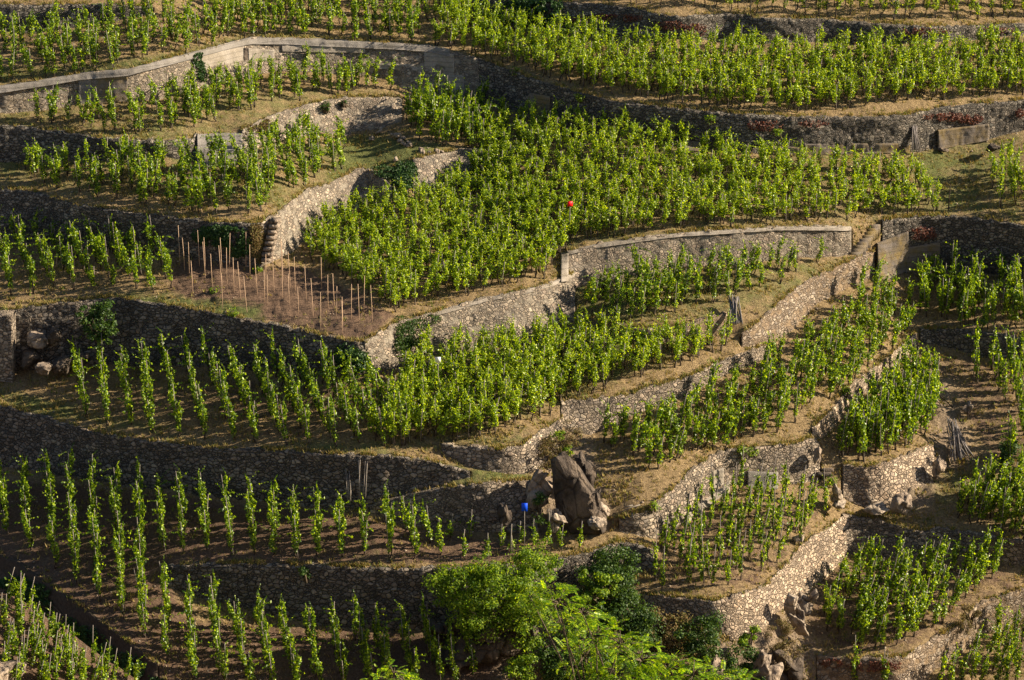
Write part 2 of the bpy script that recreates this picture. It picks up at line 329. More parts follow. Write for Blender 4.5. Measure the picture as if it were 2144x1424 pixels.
# ---------------------------------------------------------------- the surface: Y distance solved from slopes
ST = 4; PX0, PX1, PY0, PY1 = -400, 2544, -300, 1724
gx = np.arange(PX0, PX1+1, ST, dtype=float); gy = np.arange(PY0, PY1+1, ST, dtype=float)
NX, NY = len(gx), len(gy)
def dirs(x, y):
    xc = (np.asarray(x, float)-W0/2)/FPX; yc = -(np.asarray(y, float)-H0/2)/FPX
    return xc, math.cos(PITCH)+yc*math.sin(PITCH), -math.sin(PITCH)+yc*math.cos(PITCH)
_, dy_, dz_ = dirs(0, gy); T = -dz_/dy_; DT = np.gradient(T, gy)
WT = []
for key, mat, lab, pts in WALLS:
    a = np.array(pts); x, t, b = a[:, 0], a[:, 1], a[:, 2]
    if x[0] <= 0:
        k = (t[1]-t[0])/(x[1]-x[0])*.6; x = np.r_[-400, x]; t = np.r_[t[0]-400*k, t]; b = np.r_[b[0]-400*k, b]
    if x[-1] >= 2144:
        k = (t[-1]-t[-2])/(x[-1]-x[-2])*.6; x = np.r_[x, 2544]; t = np.r_[t, t[-1]+400*k]; b = np.r_[b, b[-1]+400*k]
    WT.append((x, t, b))
G = np.full((NY, NX), .30)
G[gy < -20] = .55; G[gy > 1500] = .6
XX, YY = np.meshgrid(gx, gy)
def inpoly(P, X, Y):
    r = np.zeros(X.shape, bool); n = len(P)
    for i in range(n):
        (x1, y1), (x2, y2) = P[i], P[(i+1) % n]
        c = ((y1 > Y) != (y2 > Y)) & (X < (x2-x1)*(Y-y1)/((y2-y1) or 1e-9)+x1); r ^= c
    return r
for P, g in BANKS: G[inpoly(P, XX, YY)] = g
G[inpoly([(1782, 532), (1786, 478), (1830, 466), (1848, 466), (1846, 532)], XX, YY)] = .68
LEVEL = {'ditch': 0.0, 'corner': .5}
WMASK = np.zeros((NY, NX)); MS = np.zeros((NY, NX)); MW = np.zeros((NY, NX))
for (x, t, b), wq in zip(WT, WALLS):
    ok = (gx >= x[0]) & (gx <= x[-1]); tt = np.interp(gx, x, t); bb = np.interp(gx, x, b)
    cov = np.clip((np.minimum(YY+ST/2, bb)-np.maximum(YY-ST/2, tt))/ST, 0, 1)*ok
    WMASK = np.maximum(WMASK, cov)
    tb = np.convolve(np.pad(tt, 8, 'edge'), np.ones(17)/17, 'valid')
    m = np.clip(np.gradient(tb, gx), -.7, .7)
    wgt = ok*np.exp(-np.abs(YY-tt)/38.0)+ok*np.exp(-np.abs(YY-tt)/160.0)*.02
    wgt = wgt*LEVEL.get(wq[0], 1)
    MS += wgt*m; MW += wgt
IG = (1-WMASK)/(G+T[:, None])+WMASK/(7+T[:, None])
Mf = MS/(MW+1e-4)
def blur(a, k, ax):
    ker = np.ones(2*k+1)/(2*k+1); a = np.pad(a, [(k, k) if i == ax else (0, 0) for i in (0, 1)], 'edge')
    return np.apply_along_axis(lambda q: np.convolve(q, ker, 'valid'), ax, a)
Mf = blur(blur(Mf, 9, 1), 4, 0)
UY = -DT[:, None]*IG
UX = -Mf*DT[:, None]*(1/T[:, None]-IG)
gxm = (UX[:, :-1]+UX[:, 1:])/2*ST; gym = (UY[:-1]+UY[1:])/2*ST
div = np.zeros((NY, NX)); div[:, :-1] += gxm; div[:, 1:] -= gxm; div[:-1] += gym; div[1:] -= gym
D = np.concatenate([div, div[:, ::-1]], 1); D = np.concatenate([D, D[::-1]], 0)
F = np.fft.fft2(D); kx = np.fft.fftfreq(2*NX)*2*np.pi; ky = np.fft.fftfreq(2*NY)*2*np.pi
L = (2*np.cos(kx)-2)[None]+(2*np.cos(ky)-2)[:, None]; L[0, 0] = 1; F = F/L; F[0, 0] = 0
U = np.fft.ifft2(F).real[:NY, :NX]
U += math.log(118.0)-U[int((712-PY0)/ST), int((1072-PX0)/ST)]
def bil(A, x, y):
    fx = np.clip((np.asarray(x, float)-PX0)/ST, 0, NX-1.001); fy = np.clip((np.asarray(y, float)-PY0)/ST, 0, NY-1.001)
    i = fx.astype(int); j = fy.astype(int); a = fx-i; b = fy-j
    return (A[j, i]*(1-a)+A[j, i+1]*a)*(1-b)+(A[j+1, i]*(1-a)+A[j+1, i+1]*a)*b
def at(x, y, off=0.0):
    """point of the hillside seen at photo pixel x, y, moved off metres towards the camera"""
    Y = np.exp(bil(U, x, y)); xc, dy, dz = dirs(x, y); k = (Y-off)/dy
    return np.stack([xc*k, Y-off+0*xc, CZ+dz*k], -1)
def surf(x, y):
    Y = np.exp(bil(U, x, y)); xc, dy, dz = dirs(x, y); k = Y/dy
    return np.stack([xc*k, Y, CZ+dz*k], -1)
P = surf(XX, YY)
isw = np.clip(WMASK*1.0, 0, 1)
inner = (WMASK > .99)
P[..., 1] += inner*.22
gm = (1-isw)[..., None]
rough = vnoise(P, 2.6, 1)*.045+vnoise(P, 6.0, 2)*.030+vnoise(P, 12.0, 9)*.014+vnoise(P, .8, 3)*.08
rough = rough*(1+.7*inpoly([(370, 540), (500, 545), (560, 560), (640, 560), (760, 620), (830, 665), (760, 715), (600, 680), (420, 640), (360, 600)], XX, YY))
bank = np.zeros((NY, NX))
for BP, g in BANKS: bank = np.maximum(bank, inpoly(BP, XX, YY)*1.0)
bank = blur(blur(bank, 3, 1), 3, 0)
rough = rough*(1-isw)+bank*(vnoise(P, 1.5, 5)*.28+vnoise(P, 4, 6)*.10)*(1-isw)
P[..., 2] += rough
idx = np.arange(NX*NY).reshape(NY, NX)
quads = np.stack([idx[:-1, :-1], idx[1:, :-1], idx[1:, 1:], idx[:-1, 1:]], -1).reshape(-1, 4)
tm = mesh_np('terraced_hillside', P.reshape(-1, 3), [quads], [M['ground']], None, True)
# what covers the ground: r = bare soil, g = green grass, b = stony
SOIL = [([(370,540),(500,545),(560,560),(640,560),(760,620),(830,665),(760,715),(600,680),(420,640),(360,600)], 1.0),
        ([(-400,960),(300,1030),(720,1068),(860,1100),(1100,1140),(1180,1180),(720,1186),(340,1190),(400,1300),(1060,1330),(1000,1724),(-400,1724)], .8),
        ([(160,780),(700,785),(760,930),(300,920),(150,880)], .42), ([(1360,1060),(1740,1060),(1700,1120),(1600,1230),(1360,1245)], .5),
        ([(1700,1180),(2144,1170),(2144,1240),(1960,1330),(1900,1380),(1720,1370),(1680,1300)], .5),
        ([(1940,740),(2544,760),(2544,1000),(2080,980)], .5), ([(0,540),(360,540),(360,640),(0,640)], .3)]
GREEN = [([(-400,130),(170,140),(430,95),(530,70),(900,90),(900,108),(-400,200)], .55), ([(150,622),(330,612),(540,640),(560,672),(150,650)], .6),
         ([(730,280),(860,290),(960,318),(800,400),(690,390)], .75), ([(760,960),(1110,985),(1110,1010),(800,1046),(740,1062)], .6), ([(1560,700),(1620,600),(1800,540),(1700,600)], .4),
         ([(-400,800),(0,800),(180,860),(480,930),(940,925),(1100,900),(1110,930),(700,950),(0,870)], .5), ([(1880,1000),(2060,980),(1960,1110),(1800,1090)], .35),
         ([(1850,330),(2144,280),(2144,470),(1990,440)], .4), ([(-400,420),(0,300),(760,300),(700,440),(0,400)], .3), ([(0,220),(800,180),(800,210),(400,300),(0,280)], .3),
         ([(1180,250),(1990,330),(1990,460),(1180,520)], .25), ([(1180,560),(1800,540),(1500,680),(1200,670)], .4),([(850,740),(1500,700),(1200,840),(900,930)], .35)]
cov = np.zeros((NY, NX, 4)); cov[..., 3] = 1
for BP, v in SOIL: cov[..., 0] = np.maximum(cov[..., 0], inpoly(BP, XX, YY)*v)
for BP, v in GREEN: cov[..., 1] = np.maximum(cov[..., 1], inpoly(BP, XX, YY)*v)
cov[..., 2] = bank*.8
for c in range(3): cov[..., c] = blur(blur(cov[..., c], 4, 1), 3, 0)
ca = tm.color_attributes.new('cover', 'FLOAT_COLOR', 'POINT'); ca.data.foreach_set('color', cov.ravel().astype(np.float32))
tag(obj('hillside', tm), kind='structure')
print('Y range', np.exp(U[75, 400]), np.exp(U[430, 400]), 'z', P[75, 368, 2], P[430, 368, 2], P[..., 2].min())
# small knoll in the near lower left, its flank turned to the right
KN0 = np.array([-21.0, 0, 0]); _q = surf(120, 1370); KY = float(_q[1])-5.0
_xc, _dy, _dz = dirs(120, 1370); KP = np.array([_xc*KY/_dy, KY, CZ+_dz*KY/_dy]); KN = np.array([.42, -.40, .81])
def knoll(x, y):
    xc, dy, dz = dirs(x, y); D_ = np.stack([xc+0*dy, dy+0*xc, dz+0*xc], -1); O_ = np.array([0, 0, CZ])
    k = ((KP-O_) @ KN)/(D_ @ KN); return O_+D_*k[..., None]
_e = np.array([(-300, 1150), (-60, 1225), (0, 1244), (34, 1252), (70, 1272), (111, 1300), (148, 1322), (189, 1356), (236, 1389), (268, 1411), (330, 1452), (420, 1500)], float)
_x = np.linspace(-300, 420, 150); _t = np.interp(_x, _e[:, 0], _e[:, 1]); _m = 70
_X = np.repeat(_x[None], _m, 0); _Y = _t+(1750-_t)*(np.linspace(0, 1, _m)**1.6)[:, None]
_K = knoll(_X, _Y); _K[..., 2] += vnoise(_K, 3.2, 91)*.045+vnoise(_K, .8, 92)*.10+vnoise(_K, 9, 93)*.02
_b1 = _K[0]+[.25, .3, -.5]; _b2 = _K[0]+[.6, .9, -4]; _K = np.concatenate([_b2[None], _b1[None], _K]); _i = np.arange(_K.shape[0]*150).reshape(-1, 150)
_km = mesh_np('knoll', _K.reshape(-1, 3), [np.stack([_i[:-1, :-1], _i[1:, :-1], _i[1:, 1:], _i[:-1, 1:]], -1).reshape(-1, 4)], [M['ground']], None, True)
_ca = _km.color_attributes.new('cover', 'FLOAT_COLOR', 'POINT'); _c4 = np.tile([1.1, 0, 0, 1], (len(_km.vertices), 1)); _ca.data.foreach_set('color', _c4.ravel().astype(np.float32))
tag(obj('knoll', _km), kind='structure')
# slope on the camera's own side of the valley and the land beyond
xs = np.linspace(-70, 70, 60); prof = [(-60, 66), (-6, 60.0), (4, 57), (20, 44), (40, 32), (60, 21), (80, 8), (92, -2), (108, -8), (125, -10)]
ys = np.linspace(-60, 125, 70); zz = np.interp(ys, [p[0] for p in prof], [p[1] for p in prof])
A, B = np.meshgrid(xs, ys); Pn = np.stack([A, B, np.repeat(zz[:, None], 60, 1)], -1); Pn[..., 2] += vnoise(Pn, .12, 4)*1.0-.6
ii = np.arange(60*70).reshape(70, 60); q = np.stack([ii[:-1, :-1], ii[:-1, 1:], ii[1:, 1:], ii[1:, :-1]], -1).reshape(-1, 4)
tag(obj('near_slope', mesh_np('near_slope', Pn.reshape(-1, 3), [q], [M['ground']], None, True)), kind='structure')
mb = MB(); S = 2500; mb.add([[-S, -S, -14], [S, -S, -14], [S, S, -14], [-S, S, -14]], None, [[0, 1, 2, 3]])
tag(obj('valley_floor', mb.me('valley_floor', [M['ground']])), kind='structure')

# ---------------------------------------------------------------- walls as solid strips of masonry
wall_obj = {}
def wall_mesh(name, mat, x, t, b, off=.10, thick=.45, step=3.0, jag=.09, topraise=.05, sink=.25, seed=0):
    n = max(3, int((x[-1]-x[0])/step)+1); xs = np.linspace(x[0], x[-1], n)
    tt = np.interp(xs, x, t); bb = np.interp(xs, x, b)
    hpx = np.max(bb-tt); m = max(3, int(hpx/5)+2); f = np.linspace(0, 1, m)[:, None]
    X = np.repeat(xs[None], m, 0); Yp = tt+(bb-tt)*f
    Q = surf(X, Yp)
    Q[..., 1] -= off
    # make the face a plain batter between its foot and its head
    top, bot = surf(xs, tt+1.5), surf(xs, bb-1)
    lin = top*(1-f[..., None])+bot*f[..., None]; lin[..., 1] -= off
    Q[..., 1] = .35*Q[..., 1]+.65*lin[..., 1]
    k = vnoise(Q, 2.2, 11+seed)*.045+vnoise(Q, .5, 12)*.06+vnoise(Q, 6.0, 13)*.03
    Q[..., 1] -= k
    # broken, stone by stone head
    cell = np.floor(Q[0, :, 0]*3.1+vnoise(Q[0]*0+Q[0], .9, 3)*.7+Q[0, :, 1]*1.3); hsh = _h(cell.astype(np.int64), cell.astype(np.int64)*7+seed, cell.astype(np.int64)*0)
    up = topraise+hsh*jag
    Q[0, :, 2] += up
    bk = Q[0].copy(); bk[:, 1] += thick; bk[:, 2] -= .02
    bk2 = bk.copy(); bk2[:, 2] -= .5
    ft = Q[-1].copy(); ft[:, 2] -= sink; ft[:, 1] -= .02
    G_ = np.concatenate([bk2[None], bk[None], Q, ft[None]]); r, c = G_.shape[:2]
    i = np.arange(r*c).reshape(r, c)
    Fq = np.stack([i[:-1, :-1], i[1:, :-1], i[1:, 1:], i[:-1, 1:]], -1).reshape(-1, 4)
    V = G_.reshape(-1, 3); F4 = [Fq]
    # ends
    for col, flip in ((0, 0), (c-1, 1)):
        e = i[1:, col]; back = V[e].copy(); back[:, 1] += thick; nb = len(V); V = np.concatenate([V, back]); j = np.arange(nb, nb+len(e))
        s = np.stack([e[:-1], j[:-1], j[1:], e[1:]], -1); F4.append(s[:, ::-1] if flip else s)
    return mesh_np(name, V, F4, [mat], None, False)
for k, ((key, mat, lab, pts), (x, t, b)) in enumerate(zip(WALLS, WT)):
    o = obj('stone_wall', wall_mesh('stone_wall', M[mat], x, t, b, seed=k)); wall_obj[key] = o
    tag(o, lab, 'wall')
# ---------------------------------------------------------------- grapevines
def leaves(C, N, size, rg, fold=.25, asp=1.0):
    """diamond leaves bent along the midrib. C centres, N normals"""
    n = len(C); N = N/(np.linalg.norm(N, axis=1)[:, None]+1e-9)
    r = rg.normal(size=(n, 3)); r[:, 2] -= .5; a = np.cross(N, r); a /= np.linalg.norm(a, axis=1)[:, None]+1e-9; b = np.cross(N, a)
    s = (size*(.65+.7*rg.random(n)))[:, None]
    V = np.stack([C-b*s*.5, C+a*s*.46*asp-N*s*fold+b*s*.06, C+b*s*.55, C-a*s*.46*asp-N*s*fold+b*s*.06], 1)
    i = np.arange(n)[:, None]*4
    return V.reshape(-1, 3), np.concatenate([i+[0, 1, 2], i+[0, 2, 3]])
def vine_parts(kind, seed):
    rg = np.random.default_rng(seed)
    ph = rg.random()*6.28
    if kind == 'slender': z0, z1, r0, n, ls, tr = .22, 1.95, .145, 220, .10, .45
    elif kind == 'bushy': z0, z1, r0, n, ls, tr = .50, 1.78, .16, 240, .082, .62
    elif kind == 'column': z0, z1, r0, n, ls, tr = .32, 1.85, .165, 220, .10, .5
    else: z0, z1, r0, n, ls, tr = .18, 1.3, .13, 140, .095, .38     # young
    h = rg.beta(1.25, 1.35, n); z = z0+(z1-z0)*h
    # a few denser whorls
    lump = 1+.35*np.sin(h*9+ph)+.2*np.sin(h*23+ph*2)
    prof = np.interp(h, [0, .12, .35, .7, .92, 1], [.55, .95, 1.1, .8, .45, .22])
    th = rg.random(n)*6.283; rr = r0*prof*lump*np.sqrt(.15+.85*rg.random(n))
    wx = .07*np.sin(z*2.3+ph)*z; wy = .06*np.cos(z*2.0+ph*1.7)*z
    C = np.stack([wx+rr*np.cos(th), wy+rr*np.sin(th), z], 1)
    Nn = np.stack([np.cos(th), np.sin(th), .35+0*th], 1)+rg.normal(size=(n, 3))*.65
    # arching shoots that leave the column
    pts = [C]; nn = [Nn]
    for k in range({'slender': 3, 'bushy': 5, 'column': 4, 'young': 2}[kind]):
        a = rg.random()*6.28; zz = z0+(z1-z0)*(.45+.5*rg.random()); L = (.25+.4*rg.random())*(.6 if kind == 'young' else 1)
        t = np.linspace(.15, 1, 9)[:, None]
        q = np.array([0, 0, zz])+t*L*np.array([math.cos(a), math.sin(a), .9*rg.random()+.1])+np.array([0, 0, -.25*L])*t**2
        pts.append(q+rg.normal(size=q.shape)*.02); nn.append(rg.normal(size=q.shape)+np.array([0, 0, .6]))
    k = 7; t = np.linspace(0, 1, k)[:, None]; q = np.array([.07*math.sin(z1*2.3+ph)*z1, .06*math.cos(z1*2+ph*1.7)*z1, z1-.05])+t*np.array([rg.normal()*.12, rg.normal()*.12, .24])
    pts.append(q); nn.append(rg.normal(size=q.shape))
    C = np.concatenate(pts); Nn = np.concatenate(nn)
    LV, LF = leaves(C, Nn, ls*np.where(C[:, 2] > z1*.9, .7, 1.0), rg)
    tb = MB(); zt = np.linspace(-.08, tr, 5); cr = rg.normal(size=(5, 2))*.035; cr[0] *= .3
    tb.tube(np.stack([np.cumsum(cr[:, 0])+.05*(1-zt/tr), np.cumsum(cr[:, 1]), zt], 1), np.linspace(.042, .024, 5) if kind != 'young' else np.linspace(.02, .012, 5), 5)
    e = np.array([np.cumsum(cr[:, 0])[-1], np.cumsum(cr[:, 1])[-1], tr])
    for k in range(3):
        d = np.array([rg.normal()*.09, rg.normal()*.09, .5+.5*rg.random()])*(.6 if kind == 'young' else 1)
        tb.tube([e, e+d*.5+rg.normal(size=3)*.02, e+d], [.016, .011, .006], 4)
    sb = MB(); hs = {'slender': 1.9, 'bushy': 1.75, 'column': 1.85, 'young': 1.75}[kind]*(.92+.16*rg.random())
    sb.tube([[.04, -.04, -.1], [.045, -.045, hs*.5], [.05+rg.normal()*.03, -.05, hs]], [.021, .02, .019], 5)
    return (LV, LF), tb, sb
VAR = {}
for kd in ('slender', 'bushy', 'column', 'young'):
    VAR[kd] = []
    for s in range(7):
        (LV, LF), tb, sb = vine_parts(kd, 100+s*13+len(kd)*1000)
        lm = M['leaf_dark'] if kd in ('slender', 'column', 'young') else M['leaf']
        VAR[kd].append(dict(L=(LV, LF), T=(np.concatenate(tb.V), np.concatenate(tb.F3), np.concatenate(tb.F4)), S=(np.concatenate(sb.V), np.concatenate(sb.F3), np.concatenate(sb.F4)), lm=lm,
                            me=(mesh_np('foliage', LV, [LF], [lm]), tb.me('trunk', [M['bark']]), sb.me('stake', [M['stake']]))))
# blocks: kind, front edge (row feet nearest the camera), back edge, rows, spacing along a row in m, height factor, lean (x right, y away), jitter px, place words
def P2(s):
    v = [float(q) for q in s.split()]; return np.array(v).reshape(-1, 2)
BLOCKS = [
 dict(k='slender', rows='182 874 170 778;227 888 218 785;276 891 262 786;320 905 305 786;376 911 348 780;431 918 392 778;494 921 440 782;539 925 488 785;596 928 536 788;649 928 583 790;704 935 632 795;752 930 680 802;803 935 722 812;855 925 768 822', sp=.74, h=1.04, lean=(-.06, 0), j=2.0, place='on the terrace beside the boulders'),
 dict(k='slender', rows='15 1119 8 1050;62 1153 56 1030;115 1187 106 1030;162 1227 150 1035;207 1257 195 1040;258 1298 247 1048;303 1333 293 1056', sp=.74, h=1.1, lean=(-.03, 0), j=1.5, place='on the shaded slope, lower left'),
 dict(k='slender', rows='344 1156 338 1062;386 1156 380 1066;435 1156 428 1070;484 1163 480 1082;531 1163 527 1078;576 1163 571 1082;622 1166 619 1090;667 1166 664 1102;715 1166 713 1106;766 1160 763 1112;820 1168 812 1096;872 1170 853 1112;919 1163 903 1138', sp=.74, h=1.04, lean=(-.03, 0), j=1.5, place='above the long grey bottom wall'),
 dict(k='young', rows='970 1168 946 1126;1022 1166 986 1130;1069 1156 1050 1150;1118 1146 1091 1139;1178 1150 1151 1134;1213 1148 1209 1146', sp=1.6, h=.8, lean=(0, 0), j=2, place='in front of the blue plate'),
 dict(k='slender', rows='352 1385 347 1248;407 1424 400 1282;470 1434 447 1294;524 1440 496 1332;572 1440 543 1318;622 1440 594 1328;672 1445 649 1340;722 1445 697 1340;778 1445 747 1342;820 1445 789 1342;872 1440 842 1342;924 1440 892 1344;955 1440 942 1370;990 1418 975 1380;1026 1390 1020 1384', sp=.74, h=1.04, lean=(-.04, 0), j=2, place='below the long grey bottom wall'),
 dict(k='young', f=P2('4 1424 60 1452 130 1462 200 1462 262 1436 300 1440'), b=P2('2 1255 44 1272 95 1316 150 1360 200 1388 268 1422'), n=17, sp=.8, h=1.0, lean=(.16, 0), j=6, place='in the lower left corner plot'),
 dict(k='column', rows='24 618 4 520;69 615 38 514;111 605 78 516;155 605 112 522;195 605 152 526;236 600 190 530;281 605 232 533;324 611 276 536;362 600 322 538', sp=.95, h=1.0, lean=(-.05, 0), j=2, place='left of the bare staked plot'),
 dict(k='column', f=P2('20 366 90 382 200 412 300 428 400 442 530 448 600 412 655 378 718 348'), b=P2('18 346 150 348 260 342 400 342 520 338 560 315 606 300 655 292 715 296'), n=36, sp=1.0, h=.95, lean=(-.02, 0), j=9, place='above the shaded wall, far left'),
 dict(k='column', f=P2('66 252 160 264 270 276 350 280 430 264 500 238 560 218 640 204 720 196 830 193'), b=P2('64 242 160 236 250 228 340 214 400 196 505 168 575 158 700 160 760 166 830 184'), n=36, sp=1.1, h=.92, lean=(-.01, 0), j=8, place='under the concrete-topped wall'),
 dict(k='column', f=P2('0 178 100 162 200 150 330 122 420 98'), b=P2('0 68 100 70 180 60 300 38 420 22'), n=24, sp=1.45, h=.95, lean=(0, 0), j=8, place='in the top left corner'),
 dict(k='column', f=P2('430 94 540 74 700 80 900 95'), b=P2('430 20 520 -8 700 -14 900 -6'), n=30, sp=1.3, h=.95, lean=(.02, 0), j=8, place='above the concrete coping'),
 dict(k='bushy', f=P2('910 98 960 106 1050 132 1130 158 1250 192 1350 207 1500 224 1650 236 1800 222 2000 205 2144 195 2220 190'), b=P2('905 -2 1000 40 1060 58 1180 74 1300 102 1500 108 1600 110 1700 112 1850 112 2000 110 2144 100 2220 97'), n=96, sp=.86, h=.84, lean=(.08, 0), j=7, place='on the big upper right slope'),
 dict(k='bushy', f=P2('1190 -4 1330 12 1500 24 1700 34 1950 46 2144 40 2200 38'), b=P2('1190 -60 1330 -56 1500 -50 1700 -44 1950 -40 2144 -44 2200 -44'), n=44, sp=1.2, h=.95, lean=(.05, 0), j=4, place='along the very top edge'),
 dict(k='bushy', f=P2('650 545 690 568 760 610 825 655 900 628 1000 612 1140 582 1150 548 1200 512 1300 492 1450 480 1640 468 1800 460 1970 446 1988 430'), b=P2('650 500 700 462 760 446 830 436 890 412 960 396 1014 360 1030 262 1120 268 1200 272 1300 284 1480 318 1700 344 1860 362 1906 374'), n=80, sp=.76, h=.77, lean=(.03, 0), j=7, place='in the dense central block'),
 dict(k='column', f=P2('842 258 880 296 950 308 1016 318'), b=P2('846 246 870 224 940 222 1016 240'), n=12, sp=1, h=1, lean=(.08, 0), j=5, place='beside the heap of fallen stones'),
 dict(k='column', f=P2('1222 645 1250 664 1330 670 1420 656 1500 640 1560 620 1640 592 1720 556'), b=P2('1222 622 1262 608 1320 588 1430 572 1520 566 1592 556 1650 550 1722 546'), n=24, sp=1.0, h=.9, lean=(.12, 0), j=5, place='on the small plot behind the stake bundle'),
 dict(k='bushy', f=P2('782 935 860 932 940 925 1020 916 1100 890 1140 862 1210 832 1300 802 1440 762 1528 730'), b=P2('850 780 872 762 905 756 1010 742 1090 738 1150 716 1216 704 1350 728 1430 724 1524 702'), n=48, sp=.85, h=.92, lean=(.03, 0), j=7, place='round the white sign'),
 dict(k='column', f=P2('1262 928 1310 952 1375 990 1450 952 1530 935 1600 920 1680 872 1750 832 1800 792 1860 732 1900 684'), b=P2('1252 914 1350 896 1400 868 1460 850 1500 828 1565 804 1620 776 1680 728 1720 694 1780 646 1850 602'), n=41, sp=.95, h=1.0, lean=(.13, 0), j=6, place='right of centre on the broad slope'),
 dict(k='column', f=P2('1750 955 1775 966 1850 954 1925 926 1955 885'), b=P2('1748 942 1790 912 1830 868 1870 824 1912 790 1966 806'), n=17, sp=.68, h=1.22, lean=(.05, 0), j=5, place='in the steep narrow plot'),
 dict(k='column', f=P2('1905 655 1960 668 2050 695 2144 692 2200 690'), b=P2('1900 598 1960 580 2050 588 2144 596 2200 600'), n=19, sp=.95, h=1.1, lean=(-.03, 0), j=6, place='in shade below the right edge wall'),
 dict(k='slender', rows='2046 800 2042 770;2098 842 2078 772;2150 930 2112 780;2160 860 2140 790;2118 985 2108 960;2165 980 2140 900', sp=.85, h=1.2, lean=(-.03, 0), j=2, place='in the shaded gully, right edge'),
 dict(k='bushy', f=P2('2072 392 2110 434 2160 452 2220 455'), b=P2('2072 358 2110 352 2160 362 2220 372'), n=8, sp=1.1, h=1.05, lean=(-.02, 0), j=6, place='at the right edge above the path'),
 dict(k='young', f=P2('1368 1240 1410 1236 1450 1228 1500 1230 1560 1216 1620 1180 1655 1158 1700 1110 1738 1068'), b=P2('1362 1180 1410 1120 1450 1086 1520 1046 1570 1040 1620 1040 1660 1042 1700 1050 1732 1058'), n=15, sp=.8, h=1.3, lean=(.09, 0), j=5, place='with tall stakes above the bright wall'),
 dict(k='column', f=P2('1722 1316 1760 1350 1820 1366 1860 1360 1920 1332 1990 1292 2060 1234 2128 1208'), b=P2('1728 1250 1760 1216 1830 1200 1900 1190 1960 1180 2010 1178 2060 1180 2110 1198'), n=21, sp=.95, h=1.05, lean=(.17, 0), j=6, place='on the lower right terrace'),
 dict(k='column', f=P2('1992 1092 2050 1104 2100 1120 2160 1135 2200 1140'), b=P2('2006 1074 2030 1042 2070 1026 2120 1014 2180 1024'), n=13, sp=.7, h=1.1, lean=(.12, 0), j=5, place='on the slope at the right edge'),
 dict(k='column', f=P2('1955 1442 2010 1444 2070 1444 2160 1446'), b=P2('1960 1420 2010 1392 2070 1336 2160 1308'), n=9, sp=1.0, h=1.0, lean=(.12, 0), j=6, place='in the bottom right corner'),
 dict(k='young', rows='1788 1440 1794 1400;1850 1442 1850 1424', sp=1, h=1.0, lean=(0, 0), j=2, place='at the foot of the bottom right wall'),
]
def along(P, s):
    d = np.r_[0, np.cumsum(np.hypot(*np.diff(P, axis=0).T))]; s = s*d[-1]
    return np.array([np.interp(s, d, P[:, 0]), np.interp(s, d, P[:, 1])])
vines = []      # (block, row, k, point, kind, height, lean)
for bi, B in enumerate(BLOCKS):
    if 'rows' in B: lines = [np.array([float(q) for q in r.split()]).reshape(2, 2) for r in B['rows'].split(';')]
    else: lines = [np.array([along(B['f'], (i+.5)/B['n']), along(B['b'], (i+.5)/B['n'])]) for i in range(B['n'])]
    for ri, (a, b) in enumerate(lines):
        pa, pb = at(*a), at(*b); L = np.linalg.norm(pa-pb); n = max(1 if 'rows' not in B else 2, int(round(L/B['sp']))+1)
        if np.hypot(*(a-b)) < 8: n = 1
        ph = rng.random()*.5 if 'f' in B else 0
        k = 0
        for q in range(n):
            t = (q+ph)/max(1, n-1) if n > 1 else 0
            if t > 1.02: continue
            if 'f' in B and rng.random() < (.05 if B['k'] == 'bushy' else .12): continue
            # equal steps on the ground, not in the picture
            w_ = t/(t+(1-t)*np.exp(bil(U, *b)-bil(U, *a))**1.3) if n > 1 else 0
            px, py = a+(b-a)*w_+rng.normal(size=2)*B['j']*np.array([1, .55])
            if 'f' in B and q == 0: py = min(py, along(B['f'], min(1, max(0, (ri+.5)/B['n'])))[1]+3)
            if not (-60 < px < 2210 and -60 < py < 1500): continue
            k += 1
            le = (B['lean'][0]+rng.normal()*(.035 if 'rows' in B else .075), B['lean'][1]+rng.normal()*.06)
            vines.append([bi, ri+1, k, (knoll if 'corner plot' in B['place'] and 'left' in B['place'] else surf)(np.float64(px), np.float64(py)), B['k'], B['h']*(.80+.36*rng.random())*(.72 if rng.random() < .06 else 1), le, px, py])
print('VINES', len(vines))
# size in the photo decides which are single objects
vis = [v for v in vines if 12 < v[7] < 2132 and 60 < v[8] < 1440]
vis.sort(key=lambda v: -({'slender': 1.95, 'bushy': 1.72, 'column': 1.85, 'young': 1.6}[v[4]]*v[5]/v[3][1]))
single = set(id(v) for v in vis[:300])
STYLE = {'slender': 'slender grapevine', 'bushy': 'leafy grapevine', 'column': 'staked grapevine', 'young': 'young grapevine'}
def vlabel(kd, k, ri, pl):
    s = f'{STYLE[kd]}, {ordw(k)} up in {ordw(ri)} row from left, {pl}'
    if len(s.replace('-', ' ').split()) > 16: s = s.split(' ', 1)[1]
    return s
def vmat(v, r):
    h = v[5]; lx, ly = v[6]
    sp_ = Matrix(((1, 0, lx, 0), (0, 1, ly, 0), (0, 0, 1, 0), (0, 0, 0, 1)))
    return h, sp_, r
acc = {'L': [[], [], []], 'T': [[], [], []], 'S': [[], [], []]}
nacc = 0; Vall = []; Fl = []; Fd = []; Ft3 = []; Ft4 = []; Fs3 = []; Fs4 = []
cnt = {}
